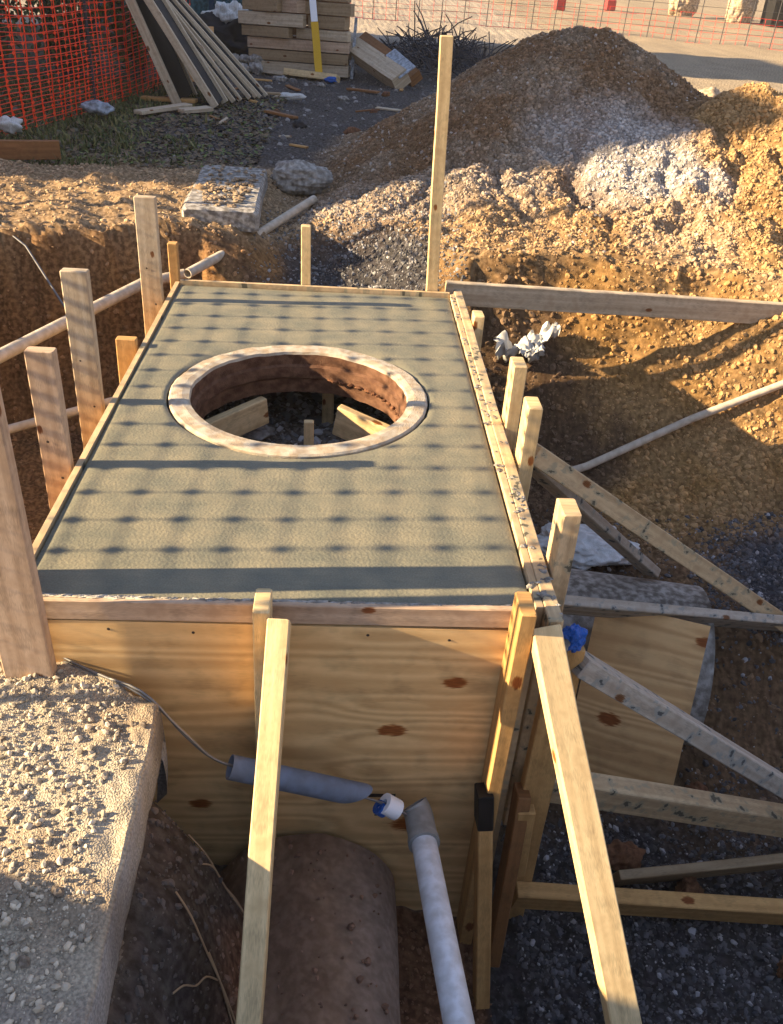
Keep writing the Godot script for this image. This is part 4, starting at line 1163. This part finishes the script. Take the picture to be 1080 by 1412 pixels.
	for q in [[8.9, -25.0, 0.35, 0.9, "left tan bulk sack beyond the far fence"], [10.2, -24.2, 0.34, 1.0, "middle tan bulk sack beyond the far fence"], [12.3, -22.8, 0.5, 1.0, "right tan bulk sack beyond the far fence"]]:
		lump("bulk_sack", q[4], "bulk sack", Vector3(q[0], ground(q[0], q[1]) + 0.3, q[1]), Vector3(q[2], q[3] * 0.6, q[2]), M.sack, int(q[0] * 7), 4, 0.16, 0.4, "tan bulk sacks")
	board("dark_skip", "dark brown bin standing between the tan sacks", "bin", Vector3(11.3, ground(11.3, -23.8) - 0.02, -23.8), Vector3(11.3, ground(11.3, -23.8) + 1.1, -23.8), 1.1, 0.7, X, M.form_black)
	for q in [[4.2, -9.7, 0.10], [4.5, -9.9, 0.14], [4.75, -9.6, 0.12], [5.0, -9.9, 0.16], [5.3, -10.2, 0.13]]:
		lump("boulder", ["leftmost sandy clod on the pale ground right of the gravel pile", "second sandy clod from the gravel pile on the pale ground", "middle one of five sandy clods right of the gravel pile", "fourth sandy clod from the gravel pile, the biggest", "farthest right sandy clod of five beyond the gravel pile"][int((q[0] - 4.2) / 0.27)], "clod", Vector3(q[0], ground(q[0], q[1]) + q[2] * 0.25, q[1]), Vector3(q[2], q[2] * 0.6, q[2]), M.sack, int(q[0] * 50), 2, 0.3, 0.0, "sandy clods right of the pile")

func build_off_frame() -> void:
	# the house on the left that throws the long shadow over the back of the site
	for q in [[-10.2, -3.65, 5.25, "flat roofed brick house left of the site, nearer of two"], [-13.3, -11.45, 6.5, "taller flat roofed brick house left of the site, farther of two"]]:
		var d: float = q[1] - q[0]
		var h: Node3D = thing("brick_house", q[3], "house", Vector3(-12.0, 0.0, (q[0] + q[1]) / 2))
		var bm := BoxMesh.new(); bm.size = Vector3(6.0, 3.8, d)
		put(bm, "wall", M.brick, h).position.y = 1.4
		var um := BoxMesh.new(); um.size = Vector3(6.1, q[2] - 3.44, d + 1.1)
		put(um, "upper_wall", M.brick, h).position.y = (q[2] + 3.16) / 2
		var rm := BoxMesh.new(); rm.size = Vector3(6.2, 0.14, d + 1.2)
		put(rm, "roof", M.concrete, h).position.y = q[2] - 0.07
		var nwin := int(d / 2.0)
		for fl in 2:
			for k in nwin:
				var zz: float = -d / 2 + (k + 0.5) * d / nwin
				var fm := BoxMesh.new(); fm.size = Vector3(0.06, 1.3, 1.0)
				var fr := put(fm, "window", M.plastic_white, h)
				fr.position = Vector3(3.02 + 0.05 * fl, 1.5 + fl * 2.5, zz)
				var gm := BoxMesh.new(); gm.size = Vector3(0.02, 1.15, 0.85)
				put(gm, "pane", M.glass_dark, fr).position.x = 0.03

func build_stones() -> void:
	var small := rock_mesh(4, 0, 0.7, 0.35)
	var clod := rock_mesh(9, 1, 0.75, 0.3)
	var soil_tint := func(x: float, y: float, z: float, v: float) -> Color:
		return soil_color(x, y, z) * lerpf(0.75, 1.35, v)
	scatter("gravel", "mixed grey and brown gravel over the big pile", 240000, [-0.3, 4.2, -6.6, -2.9], 0.0022, 0.016, func(x: float, z: float) -> float: return clampf((pile(x, z) + 0.12) * 6.0, 0, 1) * (1.0 if pit_depth(x, z) < 0.15 else 0.3), func(x: float, y: float, z: float, v: float) -> Color:
		var c := soil_color(x, y, z)
		if v > 0.93 and not (x > 2.2 and z > -4.4): return Color(0.36, 0.335, 0.30).lerp(c, 0.3) * lerpf(0.6, 1.5, (v - 0.93) / 0.07)
		return c * lerpf(0.6, 1.5, v), small)
	scatter("soil_clods", "golden soil clods on the right hump and pit wall", 120000, [0.8, 4.4, -4.6, -1.4], 0.0018, 0.018, func(x: float, z: float) -> float: return 0.9 if x > 1.9 else 0.45, soil_tint, clod)
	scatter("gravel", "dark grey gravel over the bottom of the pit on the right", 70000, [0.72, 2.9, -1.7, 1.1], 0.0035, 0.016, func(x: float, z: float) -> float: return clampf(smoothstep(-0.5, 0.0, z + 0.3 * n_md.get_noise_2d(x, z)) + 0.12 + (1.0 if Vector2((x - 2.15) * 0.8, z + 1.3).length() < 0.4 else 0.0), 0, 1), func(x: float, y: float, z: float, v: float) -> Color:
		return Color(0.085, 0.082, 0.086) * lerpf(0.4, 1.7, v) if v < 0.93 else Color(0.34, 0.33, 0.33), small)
	scatter("soil_clods", "clods and grit on the left bank and its broken face", 16000, [-2.4, 0.8, -4.7, -2.4], 0.0025, 0.016, func(x: float, z: float) -> float: return 0.8, soil_tint, clod)
	scatter("gravel", "grey gravel lying in the gully behind the slab", 9000, [-0.45, 0.75, -3.8, -2.3], 0.004, 0.016, func(x: float, z: float) -> float: return 0.9 * smoothstep(-0.5, 0.1, x), func(x: float, y: float, z: float, v: float) -> Color: return Color(0.16, 0.155, 0.15) * lerpf(0.5, 2.0, v * v), small)
	scatter("soil_clods", "dark clods and litter over the shaded ground at the back", 16000, [-3.2, 3.2, -12.5, -4.4], 0.005, 0.032, func(x: float, z: float) -> float: return 0.8 if pile(x, z) < 0.0 else 0.0, func(x: float, y: float, z: float, v: float) -> Color:
		return soil_color(x, y, z) * lerpf(0.6, 1.5, v) if v < 0.92 else Color(0.28, 0.26, 0.24), clod)
	scatter("soil_clods", "brown clods in the right and left pit floors", 9000, [-2.2, 3.0, -2.4, 0.2], 0.003, 0.018, func(x: float, z: float) -> float: return 0.7 if pit_depth(x, z) > 0.1 and (x < -0.68 or x > 0.72) else 0.0, soil_tint, clod)
	# soil crumbs over the buried pipe
	var pm := MultiMesh.new()
	pm.transform_format = MultiMesh.TRANSFORM_3D
	pm.use_colors = true
	pm.mesh = clod
	pm.instance_count = 260
	for k in pm.instance_count:
		var a := rng.randf_range(0.2, 0.85) * PI; var z := rng.randf_range(0.06, 1.2); var s := 0.003 * pow(4.0, pow(rng.randf(), 3.0)); var v := rng.randf()
		pm.set_instance_transform(k, Transform3D(Basis.from_euler(Vector3(v * 9.0, v * 5.0, v * 3.0)).scaled(Vector3.ONE * s), Vector3(0.075 + cos(a) * 0.27, -1.08 + sin(a) * 0.27, z)))
		pm.set_instance_color(k, Color(0.22, 0.125, 0.08) * lerpf(0.5, 1.5, v))
	var po := MultiMeshInstance3D.new()
	po.multimesh = pm
	po.material_override = M.stone
	po.name = numbered("soil_clods")
	add_child(po, true)
	tag(po, "reddish crumbs of soil lying on the buried concrete pipe", "soil", "", "stuff")
	scatter("soil_clods", "reddish and black clods in the front trench", 5000, [-0.3, 0.72, 0.08, 1.1], 0.0025, 0.011, func(x: float, z: float) -> float: return 0.9, soil_tint, clod)
	scatter("gravel", "rubble on the chamber floor seen through the opening", 2500, [-0.48, 0.48, -2.1, -0.15], 0.006, 0.035, func(x: float, z: float) -> float: return 1.0, func(x: float, y: float, z: float, v: float) -> Color: return Color(0.24, 0.23, 0.22) * lerpf(0.5, 2.0, v * v), small)
	# grit on the pavement
	var mm := MultiMesh.new()
	mm.transform_format = MultiMesh.TRANSFORM_3D
	mm.use_colors = true
	mm.mesh = small
	var ts := []; var cs := []
	for k in 24000:
		var x := rng.randf_range(-1.3, -0.23); var z := rng.randf_range(-0.35, 1.3)
		var u := rng.randf(); var e := Vector3(rng.randf(), rng.randf(), rng.randf()) * TAU; var v := rng.randf()
		if x > pave_right(z) - 0.045 + 0.05 * n_md.get_noise_2d(x * 2, z * 2) or z < pave_far(x) + 0.01: continue
		var s := 0.0018 * pow(5.5, u * u * u * u)
		ts.append(Transform3D(Basis.from_euler(e).scaled(Vector3.ONE * s), Vector3(x, pave_h(x, z) + s * 0.3, z)))
		cs.append(Color(0.42, 0.36, 0.27) * lerpf(0.5, 1.5, v))
	mm.instance_count = ts.size()
	for k in ts.size():
		mm.set_instance_transform(k, ts[k]); mm.set_instance_color(k, cs[k])
	var o := MultiMeshInstance3D.new()
	o.multimesh = mm
	o.material_override = M.stone
	o.name = numbered("gravel")
	add_child(o, true)
	tag(o, "sandy grit strewn over the broken pavement", "gravel", "", "stuff")
	# loose stones one can tell apart on the pavement
	for k in 26:
		var x := rng.randf_range(-0.62, -0.28); var z := rng.randf_range(0.2, 1.0)
		var s := rng.randf_range(0.005, 0.011)
		var p := put(clod if k % 2 == 0 else small, "pebble", M.pebble)
		p.transform = Transform3D(Basis(Vector3.UP, rng.randf() * TAU).scaled_local(Vector3.ONE * s), Vector3(x, pave_h(x, z) + s * 0.4, z))
		tag(p, "loose pale pebble lying on the gritty pavement", "pebble", "loose pebbles on the pavement")
	# leaf litter among the weeds
	var lf := st_new()
	quad(lf, Vector3(0, 0, -0.5), Vector3(0.3, 0.08, 0), Vector3(0, 0.02, 0.5), Vector3(-0.3, 0.1, 0), Vector3.UP)
	var lm := MultiMesh.new()
	lm.transform_format = MultiMesh.TRANSFORM_3D
	lm.use_colors = true
	lm.mesh = done(lf)
	lm.instance_count = 9000
	for k in lm.instance_count:
		var x := rng.randf_range(-3.0, -0.5); var z := rng.randf_range(-8.0, -4.3); var v := rng.randf(); var s := rng.randf_range(0.02, 0.06)
		lm.set_instance_transform(k, Transform3D(Basis.from_euler(Vector3(rng.randf_range(-0.5, 0.5), v * 40.0, rng.randf_range(-0.5, 0.5))).scaled(Vector3.ONE * s), Vector3(x, ground(x, z) + 0.012, z)))
		lm.set_instance_color(k, Color(0.20, 0.14, 0.07).lerp(Color(0.09, 0.07, 0.05), v) if v > 0.25 else Color(0.10, 0.13, 0.03) * (0.6 + 3.0 * v))
	var lo := MultiMeshInstance3D.new()
	lo.multimesh = lm
	lo.material_override = M.leaf
	lo.name = "leaves"
	add_child(lo, true)
	tag(lo, "fallen leaves and litter among the weeds along the fence", "leaves", "", "stuff")
	# weeds by the fence
	var blade := st_new()
	quad(blade, Vector3(-0.12, 0, 0), Vector3(0.12, 0, 0), Vector3(0.06, 0.6, 0.15), Vector3(-0.06, 0.6, 0.15), Vector3.BACK)
	tri(blade, Vector3(-0.06, 0.6, 0.15), Vector3(0.06, 0.6, 0.15), Vector3(0, 1.0, 0.5), Vector3.BACK)
	var wm := MultiMesh.new()
	wm.transform_format = MultiMesh.TRANSFORM_3D
	wm.use_colors = true
	wm.mesh = done(blade)
	ts = []; cs = []
	for k in 16000:
		var x := rng.randf_range(-3.2, -0.9); var z := rng.randf_range(-8.2, -4.2)
		var e := Vector3(rng.randf_range(-0.6, 0.6), rng.randf() * TAU, rng.randf_range(-0.6, 0.6)); var v := rng.randf(); var s := 0.02 * pow(4.5, rng.randf())
		if n_lo.get_noise_2d(x * 3.0, z * 3.0) + 0.3 * n_md.get_noise_2d(x, z) < lerpf(-0.35, 0.35, smoothstep(-1.9, -1.1, x)): continue
		ts.append(Transform3D(Basis.from_euler(e).scaled(Vector3(s, s, s)), Vector3(x, ground(x, z) - 0.005, z)))
		cs.append(Color(0.07, 0.10, 0.03).lerp(Color(0.20, 0.17, 0.06), v * v) * lerpf(0.6, 1.2, v))
	wm.instance_count = ts.size()
	for k in ts.size():
		wm.set_instance_transform(k, ts[k]); wm.set_instance_color(k, cs[k])
	var wo := MultiMeshInstance3D.new()
	wo.multimesh = wm
	wo.material_override = M.leaf
	wo.name = "weeds"
	add_child(wo, true)
	tag(wo, "low weeds and grass growing along the foot of the orange fence", "weeds", "", "stuff")
